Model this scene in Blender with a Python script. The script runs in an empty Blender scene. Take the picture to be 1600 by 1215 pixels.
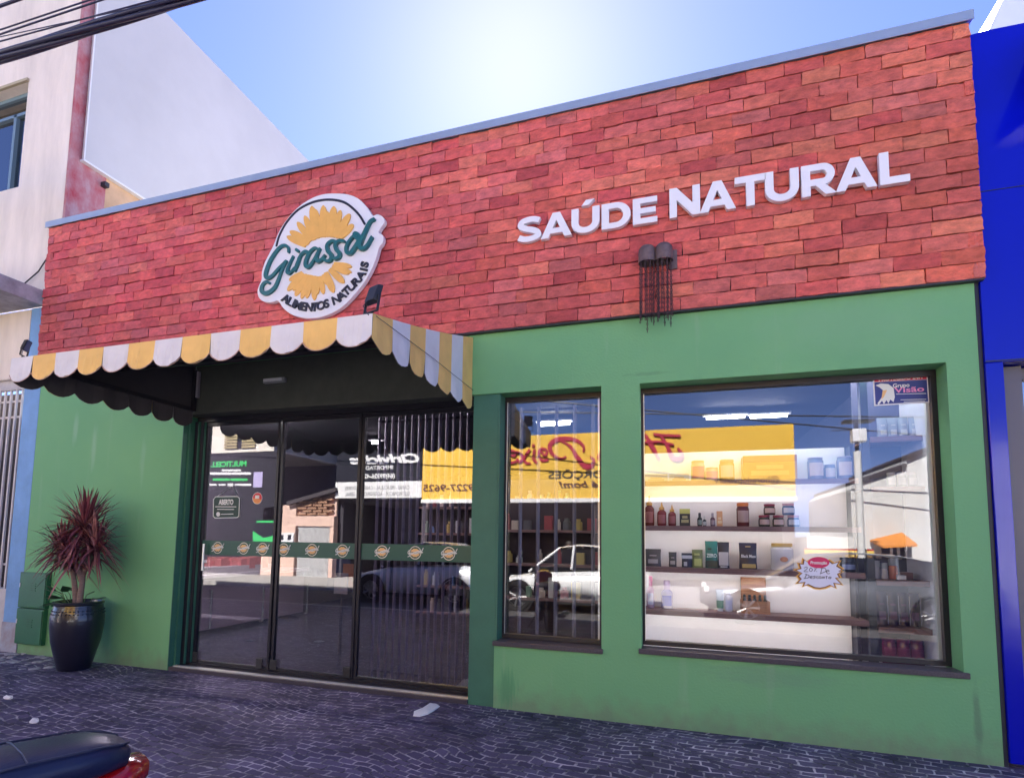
import bpy, math, random
from mathutils import Vector, Matrix
random.seed(7)
R = math.radians
S = bpy.context.scene

# ---------------- camera (solved from the vanishing points) ----------------
CF, CX, CY = 870.776, 770.755, 764.126
YAW, PIT, ROL = -0.31703, 0.089135, 0.016468
CAM = Vector((0.0, -4.5629, 1.4))
fw = Vector((math.sin(YAW)*math.cos(PIT), math.cos(YAW)*math.cos(PIT), math.sin(PIT)))
r0 = Vector((math.cos(YAW), -math.sin(YAW), 0)); u0 = r0.cross(fw)
rt = r0*math.cos(ROL) + u0*math.sin(ROL); up = -r0*math.sin(ROL) + u0*math.cos(ROL)
cd = bpy.data.cameras.new('camera'); cam = bpy.data.objects.new('camera', cd)
S.collection.objects.link(cam); S.camera = cam
cam.matrix_world = Matrix((( rt.x, up.x, -fw.x, CAM.x), (rt.y, up.y, -fw.y, CAM.y), (rt.z, up.z, -fw.z, CAM.z), (0,0,0,1)))
cd.sensor_width = 36; cd.sensor_fit = 'HORIZONTAL'; cd.lens = CF/1600*36
cd.shift_x = (800-CX)/1600; cd.shift_y = (CY-607.5)/1600
cd.clip_start = .05; cd.clip_end = 3000

# ---------------- world, sun, exposure ----------------
SUN_EL, SUN_AZ = R(44.07), R(-16.55)
W = bpy.data.worlds.new('World'); S.world = W; W.use_nodes = True
wt = W.node_tree; bg = wt.nodes['Background']
sky = wt.nodes.new('ShaderNodeTexSky'); sky.sky_type = 'NISHITA'; sky.sun_disc = False
sky.sun_elevation = SUN_EL; sky.sun_rotation = SUN_AZ
sky.air_density = .5; sky.dust_density = .12; sky.ozone_density = 6.0
tint = wt.nodes.new('ShaderNodeMix'); tint.data_type = 'RGBA'; tint.blend_type = 'MULTIPLY'; tint.inputs[0].default_value = 1
tint.inputs[7].default_value = (1.0, .865, 1.02, 1)          # the camera's magenta white balance
wt.links.new(sky.outputs[0], tint.inputs[6]); wt.links.new(tint.outputs[2], bg.inputs[0]); bg.inputs[1].default_value = 0.073
sl = bpy.data.lights.new('sun', 'SUN'); sl.energy = 5.0; sl.angle = R(.5); sl.color = (1, .95, .87)
so = bpy.data.objects.new('sun', sl); S.collection.objects.link(so)
sd = Vector((math.sin(SUN_AZ)*math.cos(SUN_EL), math.cos(SUN_AZ)*math.cos(SUN_EL), math.sin(SUN_EL)))
so.rotation_euler = (-sd).to_track_quat('-Z', 'Y').to_euler()
S.view_settings.view_transform = 'Standard'; S.view_settings.look = 'None'
S.view_settings.exposure = 2.6; S.view_settings.gamma = 1
S.render.engine = 'CYCLES'; S.cycles.use_denoising = True
S.cycles.max_bounces = 10; S.cycles.transparent_max_bounces = 16; S.cycles.caustics_reflective = False

# ---------------- pixel to plane ----------------
def ray(x, y): return fw*CF + rt*(x-CX) - up*(y-CY)
def AY(x, y, Y=0.0):
    d = ray(x, y); return CAM + d*((Y-CAM.y)/d.y)
def AZ(x, y, Z=0.0):
    d = ray(x, y); return CAM + d*((Z-CAM.z)/d.z)
def AX(x, y, X):
    d = ray(x, y); return CAM + d*((X-CAM.x)/d.x)
GY = 0.2                                  # the glass plane of doors and windows
def opp(x, y, Y):                         # a point across the street, seen mirrored in the glass
    p = AY(x, y, Y); return Vector((p.x, 2*GY - p.y, p.z))

# ---------------- helpers ----------------
ORG = {}
def tag(o, label=None, cat=None, group=None, kind=None):
    if label: o['label'] = label
    if cat: o['category'] = cat
    if group: o['group'] = group
    if kind: o['kind'] = kind
    return o
def thing(name, label, cat, loc=(0,0,0), group=None):
    o = bpy.data.objects.new(name, None); S.collection.objects.link(o); o.location = loc
    o.empty_display_size = .1; ORG[o.name] = Vector(loc)
    return tag(o, label, cat, group)
class MB:
    def __init__(s): s.v = []; s.f = []; s.c = []; s.mi = []; s.m = 0
    def add(s, vs, fs, col=None):
        b = len(s.v); s.v += [Vector(v) for v in vs]
        for f in fs: s.f.append([b+i for i in f]); s.c.append(col); s.mi.append(s.m)
        return s
    def box(s, a, b, col=None, bev=0):
        x0,y0,z0 = [min(p,q) for p,q in zip(a,b)]; x1,y1,z1 = [max(p,q) for p,q in zip(a,b)]
        return s.add([(x0,y0,z0),(x1,y0,z0),(x1,y1,z0),(x0,y1,z0),(x0,y0,z1),(x1,y0,z1),(x1,y1,z1),(x0,y1,z1)],
              [(0,3,2,1),(4,5,6,7),(0,1,5,4),(1,2,6,5),(2,3,7,6),(3,0,4,7)], col)
    def tube(s, pts, r, n=10, cap=True, col=None):
        pts = [Vector(p) for p in pts]; rs = r if isinstance(r, (list,tuple)) else [r]*len(pts)
        t0 = (pts[1]-pts[0]).normalized(); a = t0.orthogonal().normalized(); vs = []
        for i, p in enumerate(pts):
            t = (pts[min(i+1,len(pts)-1)]-pts[max(i-1,0)]).normalized()
            a = (a - t*a.dot(t)).normalized(); b = t.cross(a)
            for k in range(n):
                g = 2*math.pi*k/n; vs.append(p + (a*math.cos(g)+b*math.sin(g))*rs[i])
        fs = [(i*n+k, i*n+(k+1)%n, (i+1)*n+(k+1)%n, (i+1)*n+k) for i in range(len(pts)-1) for k in range(n)]
        if cap: fs += [tuple(range(n-1,-1,-1)), tuple((len(pts)-1)*n+k for k in range(n))]
        return s.add(vs, fs, col)
    def lathe(s, c, prof, n=24, col=None, axis='z', cap=True):
        vs = []; c = Vector(c)
        for (r, h) in prof:
            for k in range(n):
                g = 2*math.pi*k/n; q = (r*math.cos(g), r*math.sin(g), h)
                if axis == 'y': q = (q[0], h, q[1])
                vs.append(c + Vector(q))
        fs = [(i*n+k, i*n+(k+1)%n, (i+1)*n+(k+1)%n, (i+1)*n+k) for i in range(len(prof)-1) for k in range(n)]
        if cap: fs += [tuple(range(n-1,-1,-1)), tuple((len(prof)-1)*n+k for k in range(n))]
        return s.add(vs, fs, col)
    def prism(s, pts, y0, y1, col=None):   # polygon of (x,z) points extruded along y
        n = len(pts); vs = [(x,y0,z) for x,z in pts] + [(x,y1,z) for x,z in pts]
        return s.add(vs, [tuple(range(n)), tuple(range(2*n-1,n-1,-1))] + [(k, k+n, (k+1)%n+n, (k+1)%n) for k in range(n)], col)
    def prismx(s, pts, x0, x1, col=None):  # polygon of (y,z) points extruded along x
        n = len(pts); vs = [(x0,y,z) for y,z in pts] + [(x1,y,z) for y,z in pts]
        return s.add(vs, [tuple(range(n)), tuple(range(2*n-1,n-1,-1))] + [(k, k+n, (k+1)%n+n, (k+1)%n) for k in range(n)], col)
    def mesh(s, mesh, M, col=None):
        return s.add([M @ v.co for v in mesh.vertices], [tuple(p.vertices) for p in mesh.polygons], col)
def origin_of(p):
    while p.parent: p = p.parent
    return ORG.get(p.name, Vector((0,0,0)))
def obj(name, mb, mat, parent=None, label=None, smooth=False, bevel=0, base=True, kind=None, cat=None, group=None):
    if parent is not None: o0 = origin_of(parent)
    else:
        xs = [v.x for v in mb.v]; ys = [v.y for v in mb.v]; zs = [v.z for v in mb.v]
        o0 = Vector(((min(xs)+max(xs))/2, (min(ys)+max(ys))/2, min(zs))) if base else Vector((0,0,0))
    me = bpy.data.meshes.new(name); me.from_pydata([v-o0 for v in mb.v], [], mb.f)
    for m in (mat if isinstance(mat, (list,tuple)) else [mat]): me.materials.append(m)
    if isinstance(mat, (list,tuple)):
        for p, i in zip(me.polygons, mb.mi): p.material_index = i
    if any(c is not None for c in mb.c):
        ca = me.color_attributes.new('tone', 'FLOAT_COLOR', 'CORNER'); k = 0
        for p, c in zip(me.polygons, mb.c):
            for _ in p.vertices: ca.data[k].color = (*(c or (1,1,1)), 1); k += 1
    me.validate(); me.update()
    import bmesh
    bm = bmesh.new(); bm.from_mesh(me); bmesh.ops.recalc_face_normals(bm, faces=bm.faces); bm.to_mesh(me); bm.free()
    if smooth:
        for p in me.polygons: p.use_smooth = True
        me.set_sharp_from_angle(angle=R(smooth if smooth is not True else 40))
    o = bpy.data.objects.new(name, me); S.collection.objects.link(o)
    if parent is not None: o.parent = parent
    else: o.location = o0; ORG[o.name] = o0
    if bevel:
        b = o.modifiers.new('bevel', 'BEVEL'); b.width = bevel; b.segments = 2; b.limit_method = 'ANGLE'; b.angle_limit = R(35)
    return tag(o, label, cat, group, kind)
def struct(name, mb, mat, **k): return obj(name, mb, mat, kind='structure', **k)

# ---------------- materials ----------------
def mat(name, col, rough=.6, metal=0, var=0, vscale=6, bump=0, bscale=40, emit=None, es=0, spec=.5, attr=False, alpha=1, coat=0, trans=0, var2=None, stretch=(1,1,1)):
    m = bpy.data.materials.new(name); m.use_nodes = True; nt = m.node_tree; N = nt.nodes; L = nt.links
    p = N['Principled BSDF']; p.inputs['Base Color'].default_value = (*col, 1); p.inputs['Roughness'].default_value = rough
    p.inputs['Metallic'].default_value = metal; p.inputs['Specular IOR Level'].default_value = spec
    p.inputs['Coat Weight'].default_value = coat; p.inputs['Transmission Weight'].default_value = trans
    if alpha < 1: p.inputs['Alpha'].default_value = alpha
    if emit: p.inputs['Emission Color'].default_value = (*emit, 1); p.inputs['Emission Strength'].default_value = es
    tc = N.new('ShaderNodeTexCoord'); mp = N.new('ShaderNodeMapping'); L.new(tc.outputs['Object'], mp.inputs[0]); mp.inputs['Scale'].default_value = stretch
    src = None
    if attr:
        a = N.new('ShaderNodeAttribute'); a.attribute_name = 'tone'; src = a.outputs['Color']; L.new(src, p.inputs['Base Color'])
    if var:
        n = N.new('ShaderNodeTexNoise'); n.inputs['Scale'].default_value = vscale; n.inputs['Detail'].default_value = 6; n.inputs['Roughness'].default_value = .65
        L.new(mp.outputs[0], n.inputs['Vector'])
        mr = N.new('ShaderNodeMapRange'); mr.inputs[1].default_value = .3; mr.inputs[2].default_value = .7; L.new(n.outputs[0], mr.inputs[0])
        mx = N.new('ShaderNodeMix'); mx.data_type = 'RGBA'; mx.blend_type = 'MULTIPLY' if var2 is None else 'MIX'
        if var2 is None:
            mr.inputs[3].default_value = 1-var; mr.inputs[4].default_value = 1+var*.5
            mx.inputs[0].default_value = 1; mx.inputs[6].default_value = (*col, 1); L.new(mr.outputs[0], mx.inputs[7])
        else:
            mr.inputs[3].default_value = 0; mr.inputs[4].default_value = var
            L.new(mr.outputs[0], mx.inputs[0]); mx.inputs[6].default_value = (*col, 1); mx.inputs[7].default_value = (*var2, 1)
        if src: L.new(src, mx.inputs[6])
        L.new(mx.outputs[2], p.inputs['Base Color'])
    if bump:
        n2 = N.new('ShaderNodeTexNoise'); n2.inputs['Scale'].default_value = bscale; n2.inputs['Detail'].default_value = 5; L.new(mp.outputs[0], n2.inputs['Vector'])
        b = N.new('ShaderNodeBump'); b.inputs['Strength'].default_value = bump; b.inputs['Distance'].default_value = .01
        L.new(n2.outputs[0], b.inputs['Height']); L.new(b.outputs[0], p.inputs['Normal'])
    return m
def glass(name, tint, base, k=1.5):
    m = bpy.data.materials.new(name); m.use_nodes = True; nt = m.node_tree; N = nt.nodes; L = nt.links
    N.remove(N['Principled BSDF']); out = N['Material Output']
    t = N.new('ShaderNodeBsdfTransparent'); t.inputs[0].default_value = (*tint, 1)
    g = N.new('ShaderNodeBsdfGlossy'); g.inputs['Roughness'].default_value = 0.0; g.inputs[0].default_value = (1,1,1,1)
    # Schlick reflectance on the outer face only (a Fresnel node would read the inner face as total reflection)
    lw_ = N.new('ShaderNodeLayerWeight'); lw_.inputs[0].default_value = .5; pw = N.new('ShaderNodeMath'); pw.operation = 'POWER'; pw.inputs[1].default_value = 4; L.new(lw_.outputs['Facing'], pw.inputs[0])
    m0 = N.new('ShaderNodeMath'); m0.operation = 'MULTIPLY_ADD'; m0.inputs[1].default_value = k; m0.inputs[2].default_value = base; L.new(pw.outputs[0], m0.inputs[0])
    ge = N.new('ShaderNodeNewGeometry'); iv = N.new('ShaderNodeMath'); iv.operation = 'SUBTRACT'; iv.inputs[0].default_value = 1; L.new(ge.outputs['Backfacing'], iv.inputs[1])
    ma = N.new('ShaderNodeMath'); ma.operation = 'MULTIPLY'; ma.use_clamp = True; L.new(m0.outputs[0], ma.inputs[0]); L.new(iv.outputs[0], ma.inputs[1])
    mx = N.new('ShaderNodeMixShader'); L.new(ma.outputs[0], mx.inputs[0]); L.new(t.outputs[0], mx.inputs[1]); L.new(g.outputs[0], mx.inputs[2])
    L.new(mx.outputs[0], out.inputs[0]); return m

def stained_green():
    m = mat('green_wall_paint', (.16,.36,.175), .75, bump=.22, bscale=55)
    nt = m.node_tree; N = nt.nodes; L = nt.links; p = N['Principled BSDF']; tc = [n for n in N if n.type == 'TEX_COORD'][0]
    n1 = N.new('ShaderNodeTexNoise'); n1.inputs['Scale'].default_value = 1.1; n1.inputs['Detail'].default_value = 5
    mp = N.new('ShaderNodeMapping'); mp.inputs['Scale'].default_value = (7, 7, .7); L.new(tc.outputs['Object'], mp.inputs[0])
    n2 = N.new('ShaderNodeTexNoise'); n2.inputs['Scale'].default_value = 1.0; n2.inputs['Detail'].default_value = 5; L.new(mp.outputs[0], n2.inputs['Vector'])
    L.new(tc.outputs['Object'], n1.inputs['Vector'])
    c1 = N.new('ShaderNodeMix'); c1.data_type = 'RGBA'; c1.inputs[6].default_value = (.125,.37,.175,1); c1.inputs[7].default_value = (.205,.475,.21,1)
    L.new(n1.outputs[0], c1.inputs[0])
    mr = N.new('ShaderNodeMapRange'); mr.inputs[1].default_value = .62; mr.inputs[2].default_value = .8; mr.inputs[3].default_value = 0; mr.inputs[4].default_value = .45; L.new(n2.outputs[0], mr.inputs[0])
    c2 = N.new('ShaderNodeMix'); c2.data_type = 'RGBA'; L.new(mr.outputs[0], c2.inputs[0]); L.new(c1.outputs[2], c2.inputs[6]); c2.inputs[7].default_value = (.30,.46,.30,1)
    # splash dirt close to the pavement
    sx = N.new('ShaderNodeSeparateXYZ'); L.new(tc.outputs['Object'], sx.inputs[0])
    n3 = N.new('ShaderNodeTexNoise'); n3.inputs['Scale'].default_value = 9; n3.inputs['Detail'].default_value = 6; L.new(tc.outputs['Object'], n3.inputs['Vector'])
    ad = N.new('ShaderNodeMath'); ad.operation = 'MULTIPLY_ADD'; ad.inputs[1].default_value = -.35; L.new(n3.outputs[0], ad.inputs[0]); L.new(sx.outputs[2], ad.inputs[2])
    m2 = N.new('ShaderNodeMapRange'); m2.inputs[1].default_value = -.17; m2.inputs[2].default_value = .03; m2.inputs[3].default_value = .55; m2.inputs[4].default_value = 0; L.new(ad.outputs[0], m2.inputs[0])
    c3 = N.new('ShaderNodeMix'); c3.data_type = 'RGBA'; L.new(m2.outputs[0], c3.inputs[0]); L.new(c2.outputs[2], c3.inputs[6]); c3.inputs[7].default_value = (.17,.2,.14,1)
    # marks with a shape of their own: touch-up paint, pale scuffs, run-off below the sill corner
    last = c3.outputs[2]; OX = -2.6
    for (cx, cz, rx, rz, col, sx_, sz_, amt, k) in ((-1.35,.17,.10,.20,(.085,.29,.13),14,1.6,1.3,.75),(1.86,.26,.030,.30,(.10,.17,.11),7,1.4,1.5,.55),
            (-6.62,2.60,.05,.24,(.30,.52,.34),6,1,1.0,.5),(-6.30,2.38,.045,.34,(.30,.52,.34),6,1,1.0,.5),(-5.55,2.2,.05,.3,(.27,.50,.32),6,1,1.2,.35),(.62,.44,.5,.10,(.16,.30,.19),2,9,1.4,.4),
            (-.2,2.75,.22,.02,(.10,.25,.13),4,18,1.6,.5),(1.2,3.0,.7,.25,(.19,.42,.22),1.5,2,1.4,.5)):
        mq = N.new('ShaderNodeMapping'); L.new(tc.outputs['Object'], mq.inputs[0]); mq.inputs['Scale'].default_value = (1/rx, 0, 1/rz); mq.inputs['Location'].default_value = (-(cx-OX)/rx, 0, -cz/rz)
        ln = N.new('ShaderNodeVectorMath'); ln.operation = 'LENGTH'; L.new(mq.outputs[0], ln.inputs[0])
        mn = N.new('ShaderNodeMapping'); L.new(tc.outputs['Object'], mn.inputs[0]); mn.inputs['Scale'].default_value = (sx_*2, 1, sz_*2)
        nn = N.new('ShaderNodeTexNoise'); nn.inputs['Scale'].default_value = 2; nn.inputs['Detail'].default_value = 5; L.new(mn.outputs[0], nn.inputs['Vector'])
        ma = N.new('ShaderNodeMath'); ma.operation = 'MULTIPLY_ADD'; ma.inputs[1].default_value = amt; L.new(nn.outputs[0], ma.inputs[0]); L.new(ln.outputs['Value'], ma.inputs[2])
        mz = N.new('ShaderNodeMapRange'); mz.inputs[1].default_value = 1+amt*.5; mz.inputs[2].default_value = .35+amt*.5; mz.inputs[3].default_value = 0; mz.inputs[4].default_value = k; L.new(ma.outputs[0], mz.inputs[0])
        cm = N.new('ShaderNodeMix'); cm.data_type = 'RGBA'; L.new(mz.outputs[0], cm.inputs[0]); L.new(last, cm.inputs[6]); cm.inputs[7].default_value = (*col, 1); last = cm.outputs[2]
    L.new(last, p.inputs['Base Color']); return m
def pavement_mat():
    m = mat('basalt_sett_paving', (.05,.05,.07), .7); nt = m.node_tree; N = nt.nodes; L = nt.links; p = N['Principled BSDF']
    tc = [n for n in N if n.type == 'TEX_COORD'][0]
    nz = N.new('ShaderNodeTexNoise'); nz.inputs['Scale'].default_value = 5; nz.inputs['Detail'].default_value = 3; L.new(tc.outputs['Object'], nz.inputs['Vector'])
    nl = N.new('ShaderNodeTexNoise'); nl.inputs['Scale'].default_value = .9; nl.inputs['Detail'].default_value = 2; L.new(tc.outputs['Object'], nl.inputs['Vector'])
    def warp(src, noise, amt):
        s = N.new('ShaderNodeVectorMath'); s.operation = 'SUBTRACT'; L.new(noise.outputs['Color'], s.inputs[0]); s.inputs[1].default_value = (.5,.5,.5)
        k = N.new('ShaderNodeVectorMath'); k.operation = 'SCALE'; k.inputs['Scale'].default_value = amt; L.new(s.outputs[0], k.inputs[0])
        a = N.new('ShaderNodeVectorMath'); a.operation = 'ADD'; L.new(src, a.inputs[0]); L.new(k.outputs[0], a.inputs[1]); return a.outputs[0]
    v = warp(tc.outputs['Object'], nl, .55); v = warp(v, nz, .055)
    mp = N.new('ShaderNodeMapping'); mp.inputs['Rotation'].default_value = (0,0,R(8)); L.new(v, mp.inputs[0])
    b = N.new('ShaderNodeTexBrick'); L.new(mp.outputs[0], b.inputs[0]); b.inputs['Scale'].default_value = 1
    b.inputs['Brick Width'].default_value = .118; b.inputs['Row Height'].default_value = .066; b.inputs['Mortar Size'].default_value = .0075; b.inputs['Mortar Smooth'].default_value = .35
    b.offset = .43; b.squash = 1.0; b.inputs['Bias'].default_value = -.1
    b.inputs['Color1'].default_value = (.048,.038,.088,1); b.inputs['Color2'].default_value = (.115,.088,.165,1); b.inputs['Mortar'].default_value = (.03,.03,.045,1)
    dn = N.new('ShaderNodeTexNoise'); dn.inputs['Scale'].default_value = 7; dn.inputs['Detail'].default_value = 7; dn.inputs['Roughness'].default_value = .7; L.new(tc.outputs['Object'], dn.inputs['Vector'])
    # sandy filler that shows only in some of the joints
    mr = N.new('ShaderNodeMapRange'); mr.inputs[1].default_value = .42; mr.inputs[2].default_value = .56; L.new(dn.outputs[0], mr.inputs[0])
    big = N.new('ShaderNodeTexNoise'); big.inputs['Scale'].default_value = .8; big.inputs['Detail'].default_value = 3; L.new(tc.outputs['Object'], big.inputs['Vector'])
    m3 = N.new('ShaderNodeMapRange'); m3.inputs[1].default_value = .35; m3.inputs[2].default_value = .6; m3.inputs[3].default_value = .45; m3.inputs[4].default_value = 1; L.new(big.outputs[0], m3.inputs[0])
    mm = N.new('ShaderNodeMath'); mm.operation = 'MULTIPLY'; L.new(mr.outputs[0], mm.inputs[0]); L.new(m3.outputs[0], mm.inputs[1])
    mf = N.new('ShaderNodeMath'); mf.operation = 'MULTIPLY'; L.new(mm.outputs[0], mf.inputs[0]); L.new(b.outputs['Fac'], mf.inputs[1])
    c = N.new('ShaderNodeMix'); c.data_type = 'RGBA'; L.new(mf.outputs[0], c.inputs[0]); L.new(b.outputs['Color'], c.inputs[6]); c.inputs[7].default_value = (.50,.45,.50,1)
    gr = N.new('ShaderNodeTexNoise'); gr.inputs['Scale'].default_value = 60; gr.inputs['Detail'].default_value = 4; L.new(tc.outputs['Object'], gr.inputs['Vector'])
    g2 = N.new('ShaderNodeMapRange'); g2.inputs[3].default_value = .7; g2.inputs[4].default_value = 1.4; L.new(gr.outputs[0], g2.inputs[0])
    wr = N.new('ShaderNodeTexNoise'); wr.inputs['Scale'].default_value = 1.7; wr.inputs['Detail'].default_value = 6; wr.inputs['Roughness'].default_value = .6; L.new(tc.outputs['Object'], wr.inputs['Vector'])
    g3 = N.new('ShaderNodeMapRange'); g3.inputs[1].default_value = .3; g3.inputs[2].default_value = .7; g3.inputs[3].default_value = .6; g3.inputs[4].default_value = 1.5; L.new(wr.outputs[0], g3.inputs[0])
    gm_ = N.new('ShaderNodeMath'); gm_.operation = 'MULTIPLY'; L.new(g2.outputs[0], gm_.inputs[0]); L.new(g3.outputs[0], gm_.inputs[1])
    c2 = N.new('ShaderNodeMix'); c2.data_type = 'RGBA'; c2.blend_type = 'MULTIPLY'; c2.inputs[0].default_value = 1; L.new(c.outputs[2], c2.inputs[6]); L.new(gm_.outputs[0], c2.inputs[7])
    L.new(c2.outputs[2], p.inputs['Base Color'])
    h = N.new('ShaderNodeMath'); h.operation = 'MULTIPLY_ADD'; L.new(b.outputs['Fac'], h.inputs[0]); h.inputs[1].default_value = -1; 
    h2 = N.new('ShaderNodeMath'); h2.operation = 'MULTIPLY'; L.new(gr.outputs[0], h2.inputs[0]); h2.inputs[1].default_value = .35; L.new(h2.outputs[0], h.inputs[2])
    bp = N.new('ShaderNodeBump'); bp.inputs['Strength'].default_value = .8; bp.inputs['Distance'].default_value = .012; L.new(h.outputs[0], bp.inputs['Height']); L.new(bp.outputs[0], p.inputs['Normal'])
    return m

M = {}
M['green'] = stained_green()
M['dkgreen'] = mat('dark_green_paint', (.045,.17,.11), .55, var=.15, vscale=3, bump=.12, bscale=50)
M['brick'] = mat('brick_face', (.5,.12,.1), .82, attr=True, var=.36, vscale=12, bump=1.0, bscale=42, stretch=(1,1,2.0))
M['joint'] = mat('shadowed_mortar', (.06,.03,.04), .95)
M['cap'] = mat('galvanised_flashing', (.42,.50,.58), .35, metal=.5, var=.1, vscale=2)
M['granite'] = mat('dark_granite_sill', (.07,.06,.075), .35, var=.4, vscale=120)
M['frame'] = mat('black_aluminium_frame', (.012,.011,.02), .35)
M['alu'] = mat('bare_aluminium', (.75,.75,.73), .3, metal=.6)
M['glass'] = glass('tinted_reflective_glass', (.76,.73,.80), .17, .9)
M['wglass'] = glass('clear_reflective_glass', (.93,.94,.96), .13, .9)
M['pave'] = pavement_mat()
M['asphalt'] = mat('asphalt', (.09,.085,.09), .9, var=.3, vscale=5, bump=.5, bscale=120)
M['concrete'] = mat('concrete', (.42,.40,.39), .9, var=.3, vscale=4, bump=.3, bscale=60)
M['earth'] = mat('bare_ground', (.16,.13,.11), .95, var=.3, vscale=1)
M['white'] = mat('white_paint', (.78,.78,.80), .45)
M['signwhite'] = mat('white_acrylic', (.74,.75,.80), .3, spec=.4)
M['teal'] = mat('teal_green_acrylic', (.008,.12,.13), .3)
M['ink'] = mat('black_vinyl', (.01,.012,.03), .5)
M['petal'] = mat('yellow_acrylic', (.80,.44,.10), .4, var=.1, vscale=9)
M['dark'] = mat('dark_grey_plastic', (.02,.02,.024), .45)
M['yfab'] = mat('yellow_canvas', (.86,.55,.18), .8, var=.12, vscale=4, bump=.55, bscale=7)
M['wfab'] = mat('white_canvas', (.74,.73,.76), .8, var=.1, vscale=4, bump=.55, bscale=7)
M['lining'] = mat('grey_canvas_lining', (.10,.09,.10), .9, var=.2, vscale=2)
M['steel'] = mat('dark_painted_steel', (.03,.026,.035), .5)
M['rust'] = mat('weathered_brown_metal', (.17,.12,.12), .6, metal=.3, var=.4, vscale=20)
M['chain'] = mat('rusty_chain', (.075,.045,.055), .7, metal=.3)
M['cream'] = mat('stained_cream_render', (.82,.73,.64), .9, var=.2, vscale=1.6, bump=.35, bscale=25, stretch=(1.6,1,.35))
M['lamp'] = mat('lit_tube', (1,1,1), .5, emit=(1,.97,.95), es=7)

# ---------------- text and strokes ----------------
def text_me(s, bold=0.0, shear=0.0, spacing=1.0, ext=0):
    c = bpy.data.curves.new('t', 'FONT'); c.body = s; c.offset = bold; c.shear = shear; c.space_character = spacing; c.resolution_u = 4
    o = bpy.data.objects.new('t', c); S.collection.objects.link(o); bpy.context.view_layer.update()
    me = bpy.data.meshes.new_from_object(o.evaluated_get(bpy.context.evaluated_depsgraph_get()))
    bpy.data.objects.remove(o); bpy.data.curves.remove(c)
    import bmesh
    if ext:
        bm = bmesh.new(); bm.from_mesh(me); bmesh.ops.remove_doubles(bm, verts=bm.verts, dist=1e-5)
        g = bmesh.ops.extrude_face_region(bm, geom=bm.faces[:])
        bmesh.ops.translate(bm, verts=[e for e in g['geom'] if isinstance(e, bmesh.types.BMVert)], vec=(0,0,ext))
        bm.to_mesh(me); bm.free()
    return me
def put_text(mb, s, x0, x1, z0, z1, y, depth=0, bold=0.0, shear=0.0, spacing=1.0, pbottom=None, col=None):
    """text from x0 to x1 (x1 < x0: it faces +y); z0..z1 is the height of its capitals"""
    me = text_me(s, bold, shear, spacing, 1 if depth else 0)
    xs = [v.co.x for v in me.vertices]; a, b = min(xs), max(xs); cap = .70+2*bold
    for v in me.vertices:
        q = v.co.copy()
        v.co = Vector((x0+(q.x-a)/(b-a)*(x1-x0), y + (q.z*depth), z0+(q.y+bold)/cap*(z1-z0)))
    mb.mesh(me, Matrix.Identity(4), col); bpy.data.meshes.remove(me); return mb
def spline(pts, n=6):
    out = []; P = [Vector(p) for p in pts]; P = [P[0]*2-P[1]] + P + [P[-1]*2-P[-2]]
    for i in range(1, len(P)-2):
        for k in range(n):
            t = k/n; a,b,c,d = P[i-1],P[i],P[i+1],P[i+2]
            out.append(.5*((2*b)+(c-a)*t+(2*a-5*b+4*c-d)*t*t+(3*b-a-3*c+d)*t**3))
    out.append(P[-2]); return out
def stroke(mb, pts, w, y0, y1, n=6, col=None, slope=.002):
    """a brush stroke through (x,z) points, width w (or list), front at y0, back at y1"""
    L = spline([Vector((p[0], p[1])) for p in pts], n); m = len(L)
    ws = [w]*m if not isinstance(w, (list,tuple)) else [w[0]+(w[1]-w[0])*(.5-.5*math.cos(2*math.pi*i/(m-1))) for i in range(m)]
    left = []; right = []
    for i, p in enumerate(L):
        t = (L[min(i+1,m-1)]-L[max(i-1,0)]).normalized(); nn = Vector((-t.y, t.x))
        left.append(p+nn*ws[i]/2); right.append(p-nn*ws[i]/2)
    t0 = (L[0]-L[1]).normalized(); t1 = (L[-1]-L[-2]).normalized()
    def capv(c, t, w): return [c+t*w*.5*math.sin(g)+Vector((-t.y,t.x))*w*.5*math.cos(g) for g in [math.pi*k/6 for k in range(7)]]
    vs = []; fs = []
    for i in range(m):
        s = -slope*i/m
        for q in (left[i], right[i]): vs += [(q.x, y0+s, q.y), (q.x, y1, q.y)]
    for i in range(m-1):
        a = 4*i; b = a+4
        fs += [(a, a+2, b+2, b), (a+1, b+1, b+3, a+3), (a, b, b+1, a+1), (a+2, a+3, b+3, b+2)]
    mb.add(vs, fs, col)
    for c, t, w_, s in ((L[0], t0, ws[0], 0), (L[-1], t1, ws[-1], -slope)):
        mb.prism([(q.x, q.y) for q in capv(c, t, w_)], y0+s, y1, col)
    return mb

# =====================================================================
# GROUND
# =====================================================================
mb = MB(); mb.add([(-900,-900,-.26),(900,-900,-.26),(900,900,-.26),(-900,900,-.26)], [(0,1,2,3)])
struct('ground', mb, M['earth'], base=False)
mb = MB(); mb.box((-40,-4.9,-.24),(30,.12,0)); struct('pavement', mb, M['pave'], base=False)
mb = MB()
x = -40
while x < 30: mb.box((x+.006,-5.04,-.24),(x+.994,-4.905,.006)); x += 1
struct('kerb', mb, M['concrete'], bevel=.012, base=False)
mb = MB(); mb.add([(-40,-8.8,-.13),(30,-8.8,-.13),(30,-5.0,-.13),(-40,-5.0,-.13)], [(0,1,2,3)]); struct('road', mb, M['asphalt'], base=False)
mb = MB(); mb.box((-40,-40,-.24),(30,-8.95,0)); struct('far_pavement', mb, M['concrete'], base=False)
mb = MB(); mb.box((-40,-8.945,-.24),(30,-8.8,.006)); struct('far_kerb', mb, M['concrete'], bevel=.012, base=False)

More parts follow.
